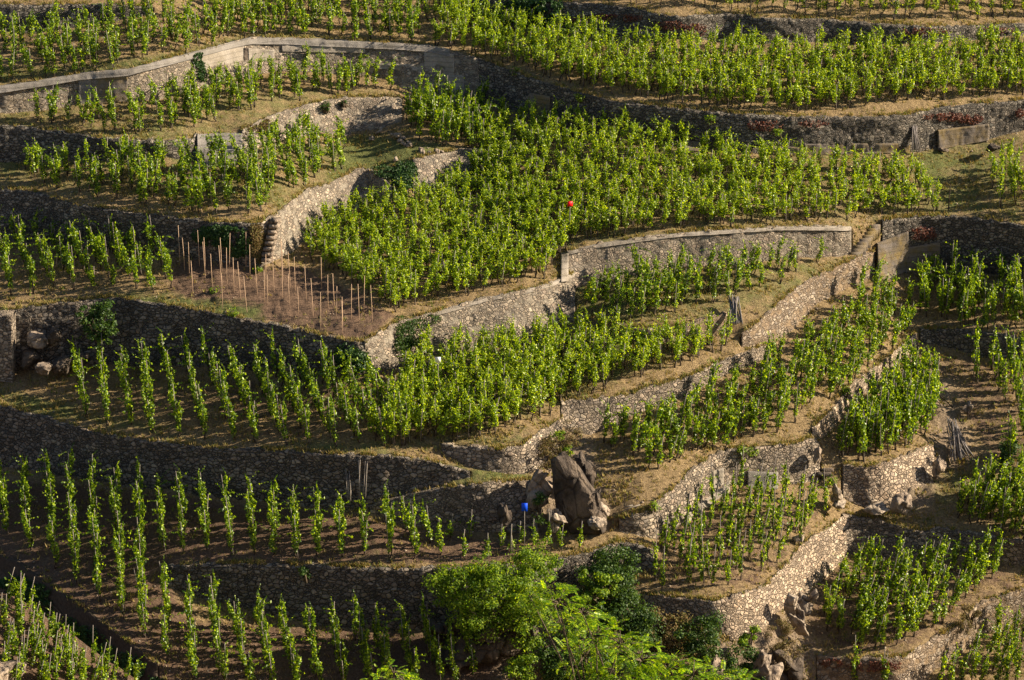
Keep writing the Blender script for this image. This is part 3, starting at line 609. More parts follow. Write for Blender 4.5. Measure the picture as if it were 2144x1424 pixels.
for v in vines:
    bi, ri, k, p, kd, h, (lx, ly), px, py = v
    var = VAR[kd][rng.integers(7)]; rz = rng.random()*6.283; wid = .88+.3*rng.random()
    if id(v) in single:
        e = empty('grapevine', Vector(p))
        e.rotation_euler = (-ly, lx, 0)
        cnt[bi] = cnt.get(bi, 0)+1
        tag(e, vlabel(kd, k, ri, BLOCKS[bi]['place']), 'grapevine', 'grapevines '+BLOCKS[bi]['place'])
        for nm, me in zip(('foliage', 'trunk', 'stake'), var['me']):
            o = bpy.data.objects.new(nm, me); COL.objects.link(o); o.parent = e
            o.rotation_euler = (0, 0, rz); o.scale = (wid, wid, h) if nm == 'foliage' else (1, 1, h)
    else:
        R = np.array((Matrix.Rotation(-ly, 3, 'X') if False else Matrix.Rotation(lx, 3, 'Y') @ Matrix.Rotation(-ly, 3, 'X')) @ Matrix.Rotation(rz, 3, 'Z'))
        def put(V, s): return (V*np.array(s)) @ R.T+p
        LV, LF = var['L']; Vall.append(put(LV, (wid, wid, h))); (Fl if kd == 'bushy' else Fd).append(LF+nacc); nacc += len(LV)
        TV, T3, T4 = var['T']; Vall.append(put(TV, (1, 1, h))); Ft3.append(T3+nacc); Ft4.append(T4+nacc); nacc += len(TV)
        if rng.random() < .75:
            SV, S3, S4 = var['S']; Vall.append(put(SV, (1, 1, h))); Fs3.append(S3+nacc); Fs4.append(S4+nacc); nacc += len(SV)
fs = [np.concatenate(q) for q in (Fl, Fd, Ft3, Ft4, Fs3, Fs4)]
o = obj('grapevines', mesh_np('grapevines', np.concatenate(Vall), fs, [M['leaf'], M['leaf_dark'], M['bark'], M['stake']], [0, 1, 2, 2, 3, 3]))
tag(o, 'mass of smaller grapevines covering the farther terraces', 'grapevines', None, 'stuff')
for b, c in sorted(cnt.items()): print('  single', b, BLOCKS[b]['place'], c)
# ---------------------------------------------------------------- grass and dry stalks on the terraces
ng = 120000
gxp = rng.uniform(-60, 2204, ng); gyp = rng.uniform(-40, 1480, ng)
wm = bil(WMASK, gxp, gyp); sl_ = bil(cov[..., 0], gxp, gyp); gr_ = bil(cov[..., 1], gxp, gyp)
keep = (wm < .02) & (rng.random(ng) < (.55-.45*sl_+.45*gr_)); gxp, gyp = gxp[keep], gyp[keep]
Q = surf(gxp, gyp); n = len(Q); cl = vnoise(Q, .9, 31)+.4*vnoise(Q, 3, 32)
kp = cl+rng.random(n)*.7 > .1; Q = Q[kp]
ex = []
for (x, t, b) in WT:      # longer tufts over the wall heads
    k = int((min(x[-1], 2200)-max(x[0], -20))*.75); xa = rng.uniform(max(x[0], -20), min(x[-1], 2200), k); q = surf(xa, np.interp(xa, x, t)-rng.uniform(.5, 9, k)); q[:, 1] -= .1*rng.random(k); q[:, 2] += .05; ex.append(q[vnoise(q, 1.3, 33)+.5*vnoise(q, 4, 34) > -.1])
ex = np.concatenate(ex); tall = np.r_[np.ones(len(Q)), np.full(len(ex), 1.0)]; Q = np.concatenate([Q, ex]); n = len(Q)
VV = []
for b in range(5):
    a = rng.random(n)*6.283; hh = (.05+.15*rng.random(n)**2)*tall; wv = .018+.02*rng.random(n)
    d = np.stack([np.cos(a), np.sin(a), 0*a], 1); base = Q+np.stack([rng.normal(size=n)*.05, rng.normal(size=n)*.05, 0*a-.02], 1)
    side = np.stack([-np.sin(a), np.cos(a), 0*a], 1)*wv[:, None]
    tip = base+d*(hh*.7)[:, None]+np.stack([0*a, 0*a, hh+.03], 1)
    VV.append(np.stack([base-side, base+side, tip], 1))
VV = np.concatenate(VV).reshape(-1, 3)
tag(obj('grass', mesh_np('grass', VV, [np.arange(len(VV)).reshape(-1, 3)], [M['grass']])), 'short dry grass and weeds on the terraces', 'grass', None, 'stuff')

# loose stones lying on the soil
ns = 5200; xq = rng.uniform(-40, 2190, ns); yq = rng.uniform(0, 1460, ns); ok = bil(WMASK, xq, yq) < .02
Q = surf(xq[ok], yq[ok]); n = len(Q); oc = np.array([[1, 0, 0], [0, 1, 0], [-1, 0, 0], [0, -1, 0], [.1, .1, 1], [0, 0, -1.]])
s_ = (.02+.07*rng.random(n)**3)[:, None, None]; V = Q[:, None]+oc[None]*s_*(.6+.8*rng.random((n, 6, 1)))*np.array([1, 1, .7])
of = np.array([[0, 1, 4], [1, 2, 4], [2, 3, 4], [3, 0, 4], [1, 0, 5], [2, 1, 5], [3, 2, 5], [0, 3, 5]])
tag(obj('loose_stones', mesh_np('loose_stones', V.reshape(-1, 3), [(np.arange(n)[:, None, None]*6+of[None]).reshape(-1, 3)], [M['rock_pale']])), 'small loose stones lying on the soil of the terraces', 'stones', None, 'stuff')
# ---------------------------------------------------------------- things on and along the walls
def ray(x, y, Y):
    xc, dy, dz = dirs(x, y); k = Y/dy
    return np.array([float(xc*k), float(Y), float(CZ+dz*k)])
def slab_mesh(q, lean=0.0, off=.25, thick=.25, n=10, amp=.015):
    """q = pixel corners TL, TR, BR, BL of the face"""
    bl, br = surf(*q[3]), surf(*q[2]); yb = [bl[1]-off, br[1]-off]
    c = [ray(*q[0], yb[0]+lean), ray(*q[1], yb[1]+lean), ray(*q[2], yb[1]), ray(*q[3], yb[0])]
    u = np.linspace(0, 1, n)[None, :, None]; v = np.linspace(0, 1, n)[:, None, None]
    Fc = (c[0]*(1-u)+c[1]*u)*(1-v)+(c[3]*(1-u)+c[2]*u)*v
    Fc[..., 1] += vnoise(Fc, 3, 51)*amp
    Fc[-1, :, 2] -= .15
    Bk = Fc.copy(); Bk[..., 1] += thick
    V = np.concatenate([Fc.reshape(-1, 3), Bk.reshape(-1, 3)]); i = np.arange(n*n).reshape(n, n); j = i+n*n
    F = [np.stack([i[:-1, :-1], i[1:, :-1], i[1:, 1:], i[:-1, 1:]], -1).reshape(-1, 4)]
    for a, b in ((i[0], j[0]), (i[-1][::-1], j[-1][::-1]), (i[:, 0][::-1], j[:, 0][::-1]), (i[:, -1], j[:, -1])):
        F.append(np.stack([a[:-1], a[1:], b[1:], b[:-1]], -1))
    return V, F
def slab(name, q, mat, parent=None, label=None, cat=None, off=.25, lean=0, thick=.3, **k):
    xs = np.array([min(q[0][0], q[3][0])*.5+max(q[0][0], q[3][0])*.5, q[1][0]*.5+q[2][0]*.5]); a = xs[1]-xs[0]
    o = obj(name, wall_mesh(name, mat, xs, np.array([q[0][1], q[1][1]]), np.array([q[3][1], q[2][1]]), off=off, thick=thick, jag=0, topraise=0, sink=.05, step=2.5), parent)
    if cat: tag(o, label, cat)
    elif label: o['label'] = label
    return o
def wide(pts): a = np.array(pts, float); return a[:, 0], a[:, 1], a[:, 2]
# coping and concrete of the great wall
gw = wall_obj['great']
x, t, b = WT[[w_[0] for w_ in WALLS].index('great')]
m_ = x <= 950
xs = x[m_]; ts = t[m_]
obj('coping', wall_mesh('coping', M['conc_grey'], xs, ts-3, ts+8, off=.22, thick=.6, jag=0, topraise=.06, sink=0), gw)
for q, mt, o_ in [([(420, 112), (512, 96), (512, 124), (424, 140)], 'conc', .17), ([(190, 160), (268, 156), (268, 208), (190, 216)], 'conc_dark', .17), ([(166, 162), (190, 160), (192, 216), (164, 220)], 'conc_grey', .17),
              ([(888, 103), (950, 112), (952, 158), (888, 157)], 'conc', .17), ([(786, 132), (888, 134), (888, 145), (786, 141)], 'conc', .17), ([(935, 156), (972, 157), (972, 216), (940, 214)], 'conc', .17), ([(520, 100), (575, 104), (575, 122), (520, 126)], 'conc', .17),
              ([(590, 92), (765, 96), (765, 108), (590, 104)], 'conc', .17)]:
    slab('concrete_panel', q, M[mt], gw, off=o_)
slab('niche_shade', [(511, 99), (519, 98), (519, 122), (511, 123)], M['rock_dark'], gw, off=.20)  # dark panel on the face; the niche's shade is put into its colour
gr = wall_obj['great_right']
for q, o_ in [([(1108, 194), (1152, 200), (1152, 240), (1108, 236)], .17), ([(1424, 291), (1470, 296), (1470, 314), (1424, 312)], .17), ([(1683, 300), (1905, 299), (1905, 316), (1683, 322)], .12), ([(1616, 304), (1683, 308), (1683, 322), (1616, 320)], .17), ([(1200, 236), (1250, 243), (1250, 262), (1200, 256)], .17)]:
    slab('concrete_panel', q, M['conc_dark'], gr, off=o_)
slab('concrete_slab', [(1960, 271), (2068, 257), (2070, 289), (1965, 309)], M['conc_dark'], None, 'big rectangular concrete slab leaning on the curved wall under red creeper, upper right', 'slab', off=.30)
slab('concrete_block', [(411, 279), (509, 277), (508, 336), (417, 348)], M['conc_grey'], None, 'square pale concrete block wall between ivy tuft and dark stone wall, upper left', 'block', off=.35, thick=.8)
slab('concrete_slab', [(1828, 508), (1911, 482), (1890, 562), (1843, 590)], M['conc_dark'], None, 'large tilted lichen-stained concrete slab right of the stone stairs', 'slab', off=.28)
slab('concrete_slab', [(1892, 518), (1972, 505), (1962, 556), (1898, 568)], M['conc_dark'], None, 'smaller dark concrete slab in shade behind the tilted stained slab', 'slab', off=.24)
slab('concrete_slab', [(1488, 984), (1513, 976), (1516, 1008), (1496, 1018)], M['conc'], None, 'small square tan concrete slab propped on the inner wall corner', 'slab', off=.22)
slab('concrete_slab', [(1563, 984), (1628, 987), (1628, 1019), (1566, 1017)], M['conc_grey'], None, 'grey concrete slab against the wall behind the tall bare stakes', 'slab', off=.2)
sb_ = wall_obj['small_plot_back']; xf = np.array([1437, 1470, 1500, 1527]); tf = np.array([1066, 1042, 1020, 998.])
obj('footing', wall_mesh('footing', M['conc'], xf, tf+6, tf+21, off=.3, thick=.5, jag=0, topraise=0), sb_)
mr = wall_obj['middle_right']
xm, tm_, bm = WT[[w_[0] for w_ in WALLS].index('middle_right')]
obj('coping', wall_mesh('coping', M['conc'], xm, tm_-2, tm_+3, off=.16, thick=.5, jag=0, topraise=.05, sink=0), mr)
slab('corner_pillar', [(1175, 529), (1190, 527), (1190, 582), (1173, 584)], M['conc'], mr, off=.35, thick=.9)
xf, tf2, bf = WT[[w_[0] for w_ in WALLS].index('fourth_right')]
k_ = xf > 900
obj('coping', wall_mesh('coping', M['conc'], xf[k_], tf2[k_]-2, tf2[k_]+3, off=.14, thick=.5, jag=.02, topraise=.05, sink=0), wall_obj['fourth_right'])
# buttress at the left edge
o = obj('stone_buttress', wall_mesh('stone_buttress', M['w_warm'], np.array([-120., 0, 34]), np.array([648., 652, 652]), np.array([776., 776, 778]), off=1.0, thick=1.2, jag=.03, topraise=.08))
tag(o, 'square stone buttress with a sunlit end at the left edge beside the boulders', 'buttress')
# ---- steps
def steps(label, n, p0, p1, wid, dep, mat, wall_off=0, solid=1.2, rot=0, thick=None):
    Y0 = float(surf(*p0)[1])-wall_off; root = None
    for k in range(n):
        s = k/(n-1); xx, yy = p0[0]+(p1[0]-p0[0])*s, p0[1]+(p1[1]-p0[1])*s
        c = ray(xx, yy, Y0+dep*k) if dep else surf(xx, yy)-np.array([0, .12, -.04])
        if root is None: root = empty('stone_steps', Vector(c), label, 'steps'); r0 = c
        mb = MB(); hz = thick or solid
        mb.box((0, (dep or .36)*.5, -hz/2), (wid*(.92+.16*rng.random()), (dep or .36)*1.25 if not thick else .5, hz), rot+rng.normal()*.03)
        Vb = np.concatenate(mb.V); me = mb.me('step', [mat]); o_ = obj('step', me, root, Vector(c-r0))
steps('stone stairs climbing right through the gap in the wall, right of centre', 9, (1786, 528), (1828, 472), .8, 0, M['conc_dark'], .15, solid=.5)
steps('rough stone steps jutting from the sunlit wall beside the ivy corner', 8, (558, 541), (577, 459), .55, .16, M['rock'], .75, thick=.16)
steps('two flat stone steps beside the dark boulder above the cream bastion', 3, (1722, 992), (1732, 972), .9, .35, M['rock_dark'], .3, thick=.14)

# ---- rocks
def rock_mesh(name, r, mat, seed, sub=4, rough=.22, planes=14, mult=1):
    import bmesh
    bm = bmesh.new(); bmesh.ops.create_icosphere(bm, subdivisions=sub, radius=1)
    V = np.array([v.co[:] for v in bm.verts]); Fx = np.array([[v.index for v in f.verts] for f in bm.faces]); bm.free()
    rg = np.random.default_rng(seed); crag = name == 'rock_outcrop'
    for k in range(planes*2 if crag else planes):
        n = rg.normal(size=3); n[2] *= .5 if crag else 1; n /= np.linalg.norm(n); d = (.34 if crag else .52)+(.45 if crag else .38)*rg.random(); s = V @ n; over = np.maximum(s-d, 0); V = V-over[:, None]*n*.88
    V *= np.array(r)
    nr = V/np.linalg.norm(V, axis=1)[:, None]; sc_ = max(r)
    V = V+nr*((-np.abs(vnoise(V*np.array([1, 1, .22]), 3.2/sc_, seed+8))*rough*1.1-np.abs(vnoise(V, 2.2/sc_, seed+5))*rough*.9+vnoise(V, 1.5/sc_, seed)*rough+vnoise(V, 4/sc_, seed+1)*rough*.35+vnoise(V, 11/sc_, seed+2)*rough*.12)*sc_)[:, None]
    return mesh_np(name, V, [Fx], [mat], None, False)
def crag_mesh(name, w_, h_, d_, mat, seed, nb=9):
    """split blocks of bedrock standing shoulder to shoulder"""
    import bmesh
    rg = np.random.default_rng(seed); VV = []; FF = []; nv = 0
    for k in range(nb):
        bm = bmesh.new(); u = k/max(1, nb-1)
        if h_ > 3 and k == 0: pts = np.array([[-.55, -.3, -.5], [.55, -.35, -.5], [.62, .3, -.5], [-.6, .4, -.5], [.5, -.4, -.22], [.3, -.42, .02], [.62, 0, -.25], [-.12, -.30, .30], [-.45, -.15, .5], [-.22, .1, .52], [-.62, .2, .42], [-.60, -.2, .1], [.32, .3, .1], [.1, -.1, .30]])*np.array([w_, d_, h_]); c = np.zeros(3)
        else:
            bw = w_*(.55+.3*rg.random())*(1.1-.35*u); bh = h_*(.55+.3*rg.random()); c = np.array([rg.uniform(-.25, .25)*w_, rg.uniform(-.3, .1)*d_, h_*(-.25+.4*u)])
            if h_ > 3: bw *= .6; bh *= .6; c = np.array([.42*w_*(1 if k % 2 else -.9), -.25*d_, h_*(-.42+.12*k)])
            pts = rg.normal(size=(13, 3)); pts /= np.linalg.norm(pts, axis=1)[:, None]; pts = np.sign(pts)*np.abs(pts)**.75
            pts = pts*np.array([bw, bw, bh])*.5*(.7+.5*rg.random((13, 1))); sh = rg.normal()*.3; pts[:, 0] += pts[:, 2]*sh
        for q in pts: bm.verts.new(q+c)
        r = bmesh.ops.convex_hull(bm, input=list(bm.verts)); bmesh.ops.delete(bm, geom=[g for g in r['geom_interior'] if isinstance(g, bmesh.types.BMVert)], context='VERTS')
        bmesh.ops.subdivide_edges(bm, edges=list(bm.edges), cuts=4, use_grid_fill=True); bmesh.ops.triangulate(bm, faces=list(bm.faces))
        bm.verts.ensure_lookup_table(); bm.verts.index_update(); bm.normal_update()
        V = np.array([v.co[:] for v in bm.verts]); Nn = np.array([v.normal[:] for v in bm.verts]); Fx = np.array([[v.index for v in f.verts] for f in bm.faces]); bm.free()
        V = V+Nn*(vnoise(V*np.array([1, 1, .5]), 3.5, seed+k)*.09+vnoise(V, 9, seed+k)*.035-.06*(np.abs(vnoise(V*np.array([1.4, 1.4, .35]), 4, 5+k)) < .12))[:, None]
        VV.append(V); FF.append(Fx+nv); nv += len(V)
    return mesh_np(name, np.concatenate(VV), [np.concatenate(FF)], [mat], None, False)
def rock(label, x, y, w_, h_, mat='rock', off=.3, seed=1, cat='boulder', name='boulder', grp=None, rot=(0, 0, 0), d=None, rough=.2):
    """x, y = pixel at the foot centre; w_, h_ metres"""
    p = at(x, y, off)
    if name == 'rock_outcrop': w_, h_ = (w_*1.3, h_*1.22) if h_ > 3 else (w_*1.12, h_*1.05)
    o_ = obj(name, crag_mesh(name, w_, h_, (d or w_)*.8, M[mat], seed, 4 if h_ > 3 else 3) if name == 'rock_outcrop' else rock_mesh(name, (w_/2, (d or w_)/2, h_/2), M[mat], seed, rough=rough*(.6 if name == 'rock_outcrop' else 1), sub=5 if name == 'rock_outcrop' else 4), None, Vector(p)+Vector((0, 0, h_*.36)))
    o_.rotation_euler = rot; return tag(o_, label, cat, grp)
rock('rounded brown boulder standing on the pale ones by the buttress', 81, 727, 1.2, 1.1, 'rock', .5, 3, rough=.12)
rock('big pale grey boulder, lowest left under the rounded brown one', 62, 768, 1.3, 1.3, 'rock_dark', .6, 4, rough=.12)
rock('pointed pale boulder lying frontmost at the foot of the boulder heap', 92, 786, 1.15, .85, 'rock', .9, 5, rough=.12)
rock('wide grey boulder furthest right in the heap beside the buttress', 132, 780, 1.3, 1.2, 'rock_dark', .5, 6, rough=.12)
rock('small dark boulder behind the rounded brown one', 108, 722, .9, 1.3, 'rock_dark', .3, 7)
rock('brown boulder in the shade right of the boulder heap', 168, 768, 1.3, 1.2, 'rock_dark', .4, 8)
rock('tall dark craggy rock rising between the nose wall and the brown slope', 1210, 1092, 1.4, 3.3, 'rock_dark', .25, 21, rot=(0, -.12, 0), rough=.3, name='rock_outcrop', cat='rock')
rock('dark jagged rock right beside the tall craggy one, its top higher', 1232, 1012, 1.1, 1.9, 'rock_dark', .6, 22, rough=.3, rot=(0, -.2, 0), name='rock_outcrop', cat='rock')
rock('pale orange rock face at the right foot of the tall dark rock', 1248, 1080, .9, 1.5, 'rock_pale', .45, 23, rough=.3, rot=(0, -.35, 0), name='rock_outcrop', cat='rock')
rock('low pale stone at the very foot of the tall dark rock', 1247, 1104, 1.0, .7, 'rock_pale', 1.0, 24, rough=.25)
rock('smooth pale rock sloping down right of the blue plate', 1160, 1106, 1.0, 1.3, 'rock_pale', .4, 25, rough=.2, rot=(0, -.4, 0), name='rock_outcrop', cat='rock')
rock('rounded brown rock set into the wedge wall left of the blue plate', 1057, 1112, .95, 1.75, 'rock_dark', .5, 26, rough=.2)
rock('brown crag above the smooth pale rock, under the nose of the terrace', 1136, 1045, 1.3, 2.0, 'rock', .4, 27, rough=.3, name='rock_outcrop', cat='rock')
rock('broad brown rock under the left of the big feathery bush', 950, 1352, 2.4, 1.9, 'rock_dark', .1, 28, rough=.25, name='rock_outcrop', cat='rock')
rock('broad brown rock under the middle of the big feathery bush', 1030, 1356, 2.4, 1.9, 'rock_dark', .1, 29, rough=.25, name='rock_outcrop', cat='rock')
rock('grey brown rock under the right of the big feathery bush', 1105, 1345, 2.4, 2.0, 'rock_dark', .2, 30, rough=.25, name='rock_outcrop', cat='rock')
rock('upright pale rock just left of the cream bastion', 1748, 1056, .85, 1.5, 'rock_pale', .5, 31, rough=.2)
rock('dark upright boulder at the top of the flat stone steps', 1711, 972, .6, 1.1, 'rock', .5, 32)
rock('low pale rock at the foot of the upright pale rock', 1757, 1062, .9, .5, 'rock_pale', .6, 33)
rock('dark round rock between the two parts of the cream bastion', 1889, 1072, 1.2, 1.25, 'rock', .5, 34)
rock('pale rock ledge under the left of the cream bastion', 1835, 1074, 1.7, .6, 'rock_pale', .6, 35)
rock('brown rock right beside the tall part of the bastion', 1962, 1000, .8, 1.5, 'rock', .3, 36)
rock('lone pale boulder lying above the bright wall', 1673, 1133, .7, .4, 'rock_pale', .2, 37, rough=.1)
rock('pale fissured rock left of the leaning vines, lower right', 1664, 1318, 1.0, 2.2, 'rock_pale', .6, 38, rough=.3, name='rock_outcrop', cat='rock')
rock('pale rock just above the fissured one, under the bright wall', 1690, 1270, 1.3, 1.3, 'rock_pale', .5, 39, rough=.3, name='rock_outcrop', cat='rock')
rock('tan crag at the bottom edge below the lone bright shrub', 1597, 1424, 1.3, 1.9, 'rock', .7, 40, rough=.3, name='rock_outcrop', cat='rock')
rock('dark crag at the bottom edge right of the tan one', 1650, 1430, 1.6, 2.0, 'rock_dark', .5, 41, rough=.3, name='rock_outcrop', cat='rock')
rock('grey crag between low shrubs at the bottom edge', 1500, 1432, 1.6, 1.4, 'rock', .5, 42, rough=.3, name='rock_outcrop', cat='rock')
rock('flat dark rock high on the shaded earth bank, right edge', 2026, 862, .9, .7, 'rock', .3, 44)
rock('two-headed dark rock by the vines at the right edge of the path', 2076, 320, 1.0, .7, 'rock_dark', .3, 45)
rock('pair of small dark stones on the dry slope below the leaning slab', 1975, 318, .7, .25, 'rock_dark', .2, 46)
# fallen stones: individual but alike
fs_ = rng
for k in range(22):
    x_, y_ = (rng.uniform(812, 862), 0) if k < 14 else (rng.uniform(866, 930), 0)
    y_ = 276+(x_-812)*.62+rng.uniform(-6, 8) if k < 14 else 318+rng.uniform(-4, 5)
    s_ = rng.uniform(.22, .62); p = at(x_, y_, .1)
    o_ = obj('stone', rock_mesh('stone', (s_/2, s_/2.2, s_/3), M['rock' if k % 3 else 'rock_pale'], 200+k, sub=2, planes=12), None, Vector(p)+Vector((0, 0, s_*.12)))
    o_.rotation_euler = (rng.random()*.6, rng.random()*.6, rng.random()*6)
    tag(o_, 'grey stone fallen from the broken wall on the grassy slope, upper centre' if k < 14 else 'grey stone in the small heap above the wall right of the ivy clump', 'stone', 'fallen stones on the grassy slope' if k < 14 else 'stones heaped above the rubble wall')
for k, (x_, y_, l_) in enumerate([(779, 294, 'single pale stone lying left of the fallen heap'), (829, 337, 'single pale stone lying just above the ivy clump'), (1120, 1113, 'small white stone at the foot of the wedge wall'), (1064, 1116, 'pale stone lying in front of the rounded brown rock')]):
    p = at(x_, y_, .1); o_ = obj('stone', rock_mesh('stone', (.25, .22, .17), M['rock_pale'], 300+k, sub=2, planes=12), None, Vector(p)+Vector((0, 0, .08))); tag(o_, l_, 'stone')
mb = MB(); p = at(795, 280, .2); mb.box((0, 0, .12), (.5, .08, .14), .2, .1); o_ = obj('plank', mb.me('plank', [M['rock_pale']]), None, Vector(p)); o_.rotation_euler = (0, -.5, .2); tag(o_, 'short pale plank lying on the grass left of the fallen stones', 'plank')

# ---- poles and stakes
def bundle(label, tops, feet, mat, rad=.035, Yo=.5, name='pole_bundle'):
    root = None
    for (tx, ty), (fx, fy) in zip(tops, feet):
        f = at(fx, fy, Yo); tY = float(surf(tx, ty)[1]); tY = max(min(tY-.15, f[1]+1.2), f[1]-.1); t_ = ray(tx, ty, tY)
        if root is None: root = empty(name, Vector(f), label, 'poles'); r0 = f
        mb = MB(); mid = (f+t_)/2+rng.normal(size=3)*.02; mb.tube([f-r0, mid-r0, t_-r0], [rad, rad*.9, rad*.75], 6)
        obj('pole', mb.me('pole', [mat]), root)
n = 18
bundle('bundle of old grey stakes leaning upright beside the small plot', [(1526+rng.uniform(0, 20), 618+rng.uniform(-2, 10)) for k in range(n)], [(1527+29*k/n, 676+rng.uniform(-3, 4)) for k in range(n)], M['pole_bundle'], .035, .6)
bundle('dark bundle of stakes leaning against the curved wall left of the slab', [(1910+rng.uniform(0, 12), 263+rng.uniform(-2, 4)) for k in range(12)], [(1911+17*k/12, 313+rng.uniform(-2, 2)) for k in range(12)], M['pole_bundle'], .035, .5)
n = 26
bundle('fan of grey poles lying down the bank above the right path', [(1980+rng.uniform(0, 28), 872+rng.uniform(0, 26)) for k in range(n)], [(1992+46*k/n+rng.uniform(-4, 4), 964-10*k/n+rng.uniform(-8, 4)) for k in range(n)], M['pole_bundle'], .032, .35)
bundle('four thin poles leaning on the shaded wall, right group', [(750, 955), (754, 962), (766, 954), (770, 953)], [(755, 1046), (752, 1044), (761, 1043), (765, 1042)], M['stake'], .025, .5)
bundle('four thin poles leaning on the shaded wall, left group', [(724, 980), (728, 992), (736, 1012), (731, 986)], [(728, 1050), (731, 1049), (733, 1046), (734, 1049)], M['stake'], .025, .5)
bs = E('1118 230 10 1147 280 60 1176 300 140 1198 430 200 1240 260 40 1275 325 95 1320 390 165 1378 290 70 1410 370 140 1383 520 300 1453 415 190 1495 460 255 1535 550 320 1553 320 170 1598 430 220 1650 390 160 1643 480 280 1702 420 190 1758 330 120 1755 470 260 1803 400 175 1798 510 300 1855 580 250 1903 470 150 1945 570 180 1998 400 240 1992 655 420 2038 520 300 2090 600 220 2128 680 460')
bs = [(x/2.967, 470+y/2.967) for x, y, _ in bs]+[(710+x/2.967, 470+y/2.967) for x, y in ((20, 650), (75, 585), (155, 540), (125, 600), (207, 610))]+[(463, 590), (430, 570), (590, 570), (618, 610), (700, 640), (560, 640), (515, 560), (480, 565)]
mb = MB(); mb.tube([[0, 0, -.15], [.004, 0, .9], [-.006, 0, 1.75]], [.017, .016, .014], 6); sm = mb.me('wooden_stake', [M['stake_tan']])
bs.sort(key=lambda q: q[0]); nb = len(bs)
for k, (x_, y_) in enumerate(bs):
    o_ = obj('wooden_stake', sm, None, Vector(at(x_, y_))); o_.rotation_euler = (rng.normal()*.02, rng.normal()*.025, rng.random()*6); o_.scale = (1, 1, .92+.2*rng.random())
    tag(o_, f'bare new wooden stake, {ordw(k+1)} from the left in the freshly planted brown plot', 'stake', 'bare wooden stakes in the freshly planted plot')
def plate(name, label, cat, x, y, ybase, w_, h_, col, rot=0):
    f = at(x, ybase, .1); top = ray(x, y, f[1]); root = empty(name, Vector(f), label, cat)
    mb = MB(); mb.tube([[0, .03, -.1], [0, .03, top[2]-f[2]]], .018, 6); obj('post', mb.me('post', [M['stake']]), root)
    mb = MB(); mb.box((0, 0, top[2]-f[2]), (w_, .012, h_)); m_ = M.setdefault(name+cat, plain(cat+'_paint', col, .05, 4, .5, 0)); o_ = obj('plate', mb.me('plate', [m_]), root); o_.rotation_euler = (0, rot*0, rot); return root
plate('field_sign', 'small white square sign on a thin post among the vines', 'sign', 918, 753, 836, .26, .26, (.8, .8, .76))
plate('marker_plate', 'small red square marker in the dense central vines', 'marker', 1193, 427, 500, .28, .26, (.85, .01, .015), .35)
bp = plate('marker_board', 'bright blue plate on a stake before the wedge wall', 'board', 1098, 1062, 1150, .27, .40, (.005, .08, .8), -.1)
for k, (xf_, yf_, lb) in enumerate([(1985, 443, 'dark post standing alone at the right end of the central vines'), (1571, 28, 'thin grey post standing above the wall, top right'), (1069, 1160, 'bare grey stake, leftmost of three before the sparse rocks'), (1151, 1130, 'bare grey stake just left of the tall dark rock'), (2038, 790, 'bare grey post at the top of the shaded gully')]):
    mb = MB(); mb.tube([[0, 0, -.1], [.02, 0, .8], [.05, 0, 1.5]], [.03, .028, .025], 6); o_ = obj('post', mb.me('post', [M['stake' if k else 'bark']]), None, Vector(at(xf_, yf_))); tag(o_, lb, 'post')
for k, (a, b_, lb) in enumerate([((1298, 1076), (1340, 1060), 'dead pale stick lying on the brown slope, longer one'), ((1303, 1068), (1325, 1061), 'dead pale stick lying on the brown slope, shorter one'), ((1500, 178), (1552, 226), 'fallen dark pole lying down the upper right vine slope'), ((1964, 830), (1995, 856), 'dark pole lying on the bank above the fan of poles')]):
    p, q = at(*a, .15), at(*b_, .15); mb = MB(); mb.tube([p*0, (q-p)*.5+[0, 0, .03], q-p], .03, 5); tag(obj('stick', mb.me('stick', [M['stake' if k < 2 else 'bark']]), None, Vector(p)+Vector((0, 0, .08))), lb, 'stick')

_kp = knoll(np.float64(20.), np.float64(1424.)); o_ = obj('boulder', rock_mesh('boulder', (1.25, 1.1, 1.15), M['rock'], 77, rough=.15), None, Vector(_kp)+Vector((-.3, 0, .3))); tag(o_, 'pale lichen-covered boulder in the very bottom left corner', 'boulder')
# ---------------------------------------------------------------- creepers, bushes and the near tree
def creeper(label, blobs, mat, n, ls, name='ivy', cat='ivy', depth=.25, off=.12):
    C = []; tot = sum(b[2]*b[3] for b in blobs)
    for (bx, by, rx, ry) in blobs:
        k = int(n*rx*ry/tot); a = rng.random(k)*6.283; r = np.sqrt(rng.random(k))*(.75+.3*rng.random(k)); x_ = bx+rx*r*np.cos(a); y_ = by+ry*r*np.sin(a)
        Q = surf(x_, y_); Q[:, 1] -= off+depth*np.sqrt(np.maximum(0, 1-r*r))*rng.random(k)**.5; C.append(Q)
    C = np.concatenate(C); k = vnoise(C, 2.2, 61)+.6*vnoise(C, 5, 62) > -.35; C = C[k]
    Nn = rng.normal(size=C.shape)*.6+np.array([.1, -.8, .5]); p0 = C.mean(0)
    V, F_ = leaves(C-p0, Nn, ls, rng); root = empty(name, Vector(p0), label, cat)
    obj('leaves', mesh_np('leaves', V, [F_], [M[mat]]), root)
    mb = MB(); 
    for k in range(8):
        i, j = rng.integers(len(C), size=2); a, b_ = C[i]-p0, C[j]-p0; a = a+[0, .1, 0]; b_ = b_+[0, .1, 0]; mb.tube([a, (a+b_)/2+rng.normal(size=3)*.05+[0, .1, 0], b_], [.02, .015, .008], 4)
    obj('stems', mb.me('stems', [M['twig']]), root); return root
creeper('dark ivy hanging over the wall at the top edge, centre', [(1118, 8, 64, 26), (1150, 34, 32, 20), (1090, 28, 26, 12)], 'ivy', 3600, .13, depth=.7)
creeper('dense dark green ivy clump spilling over the wall below the fallen stones', [(850, 362, 30, 32), (806, 354, 26, 14), (846, 398, 10, 30)], 'ivy', 3400, .10, depth=.8)
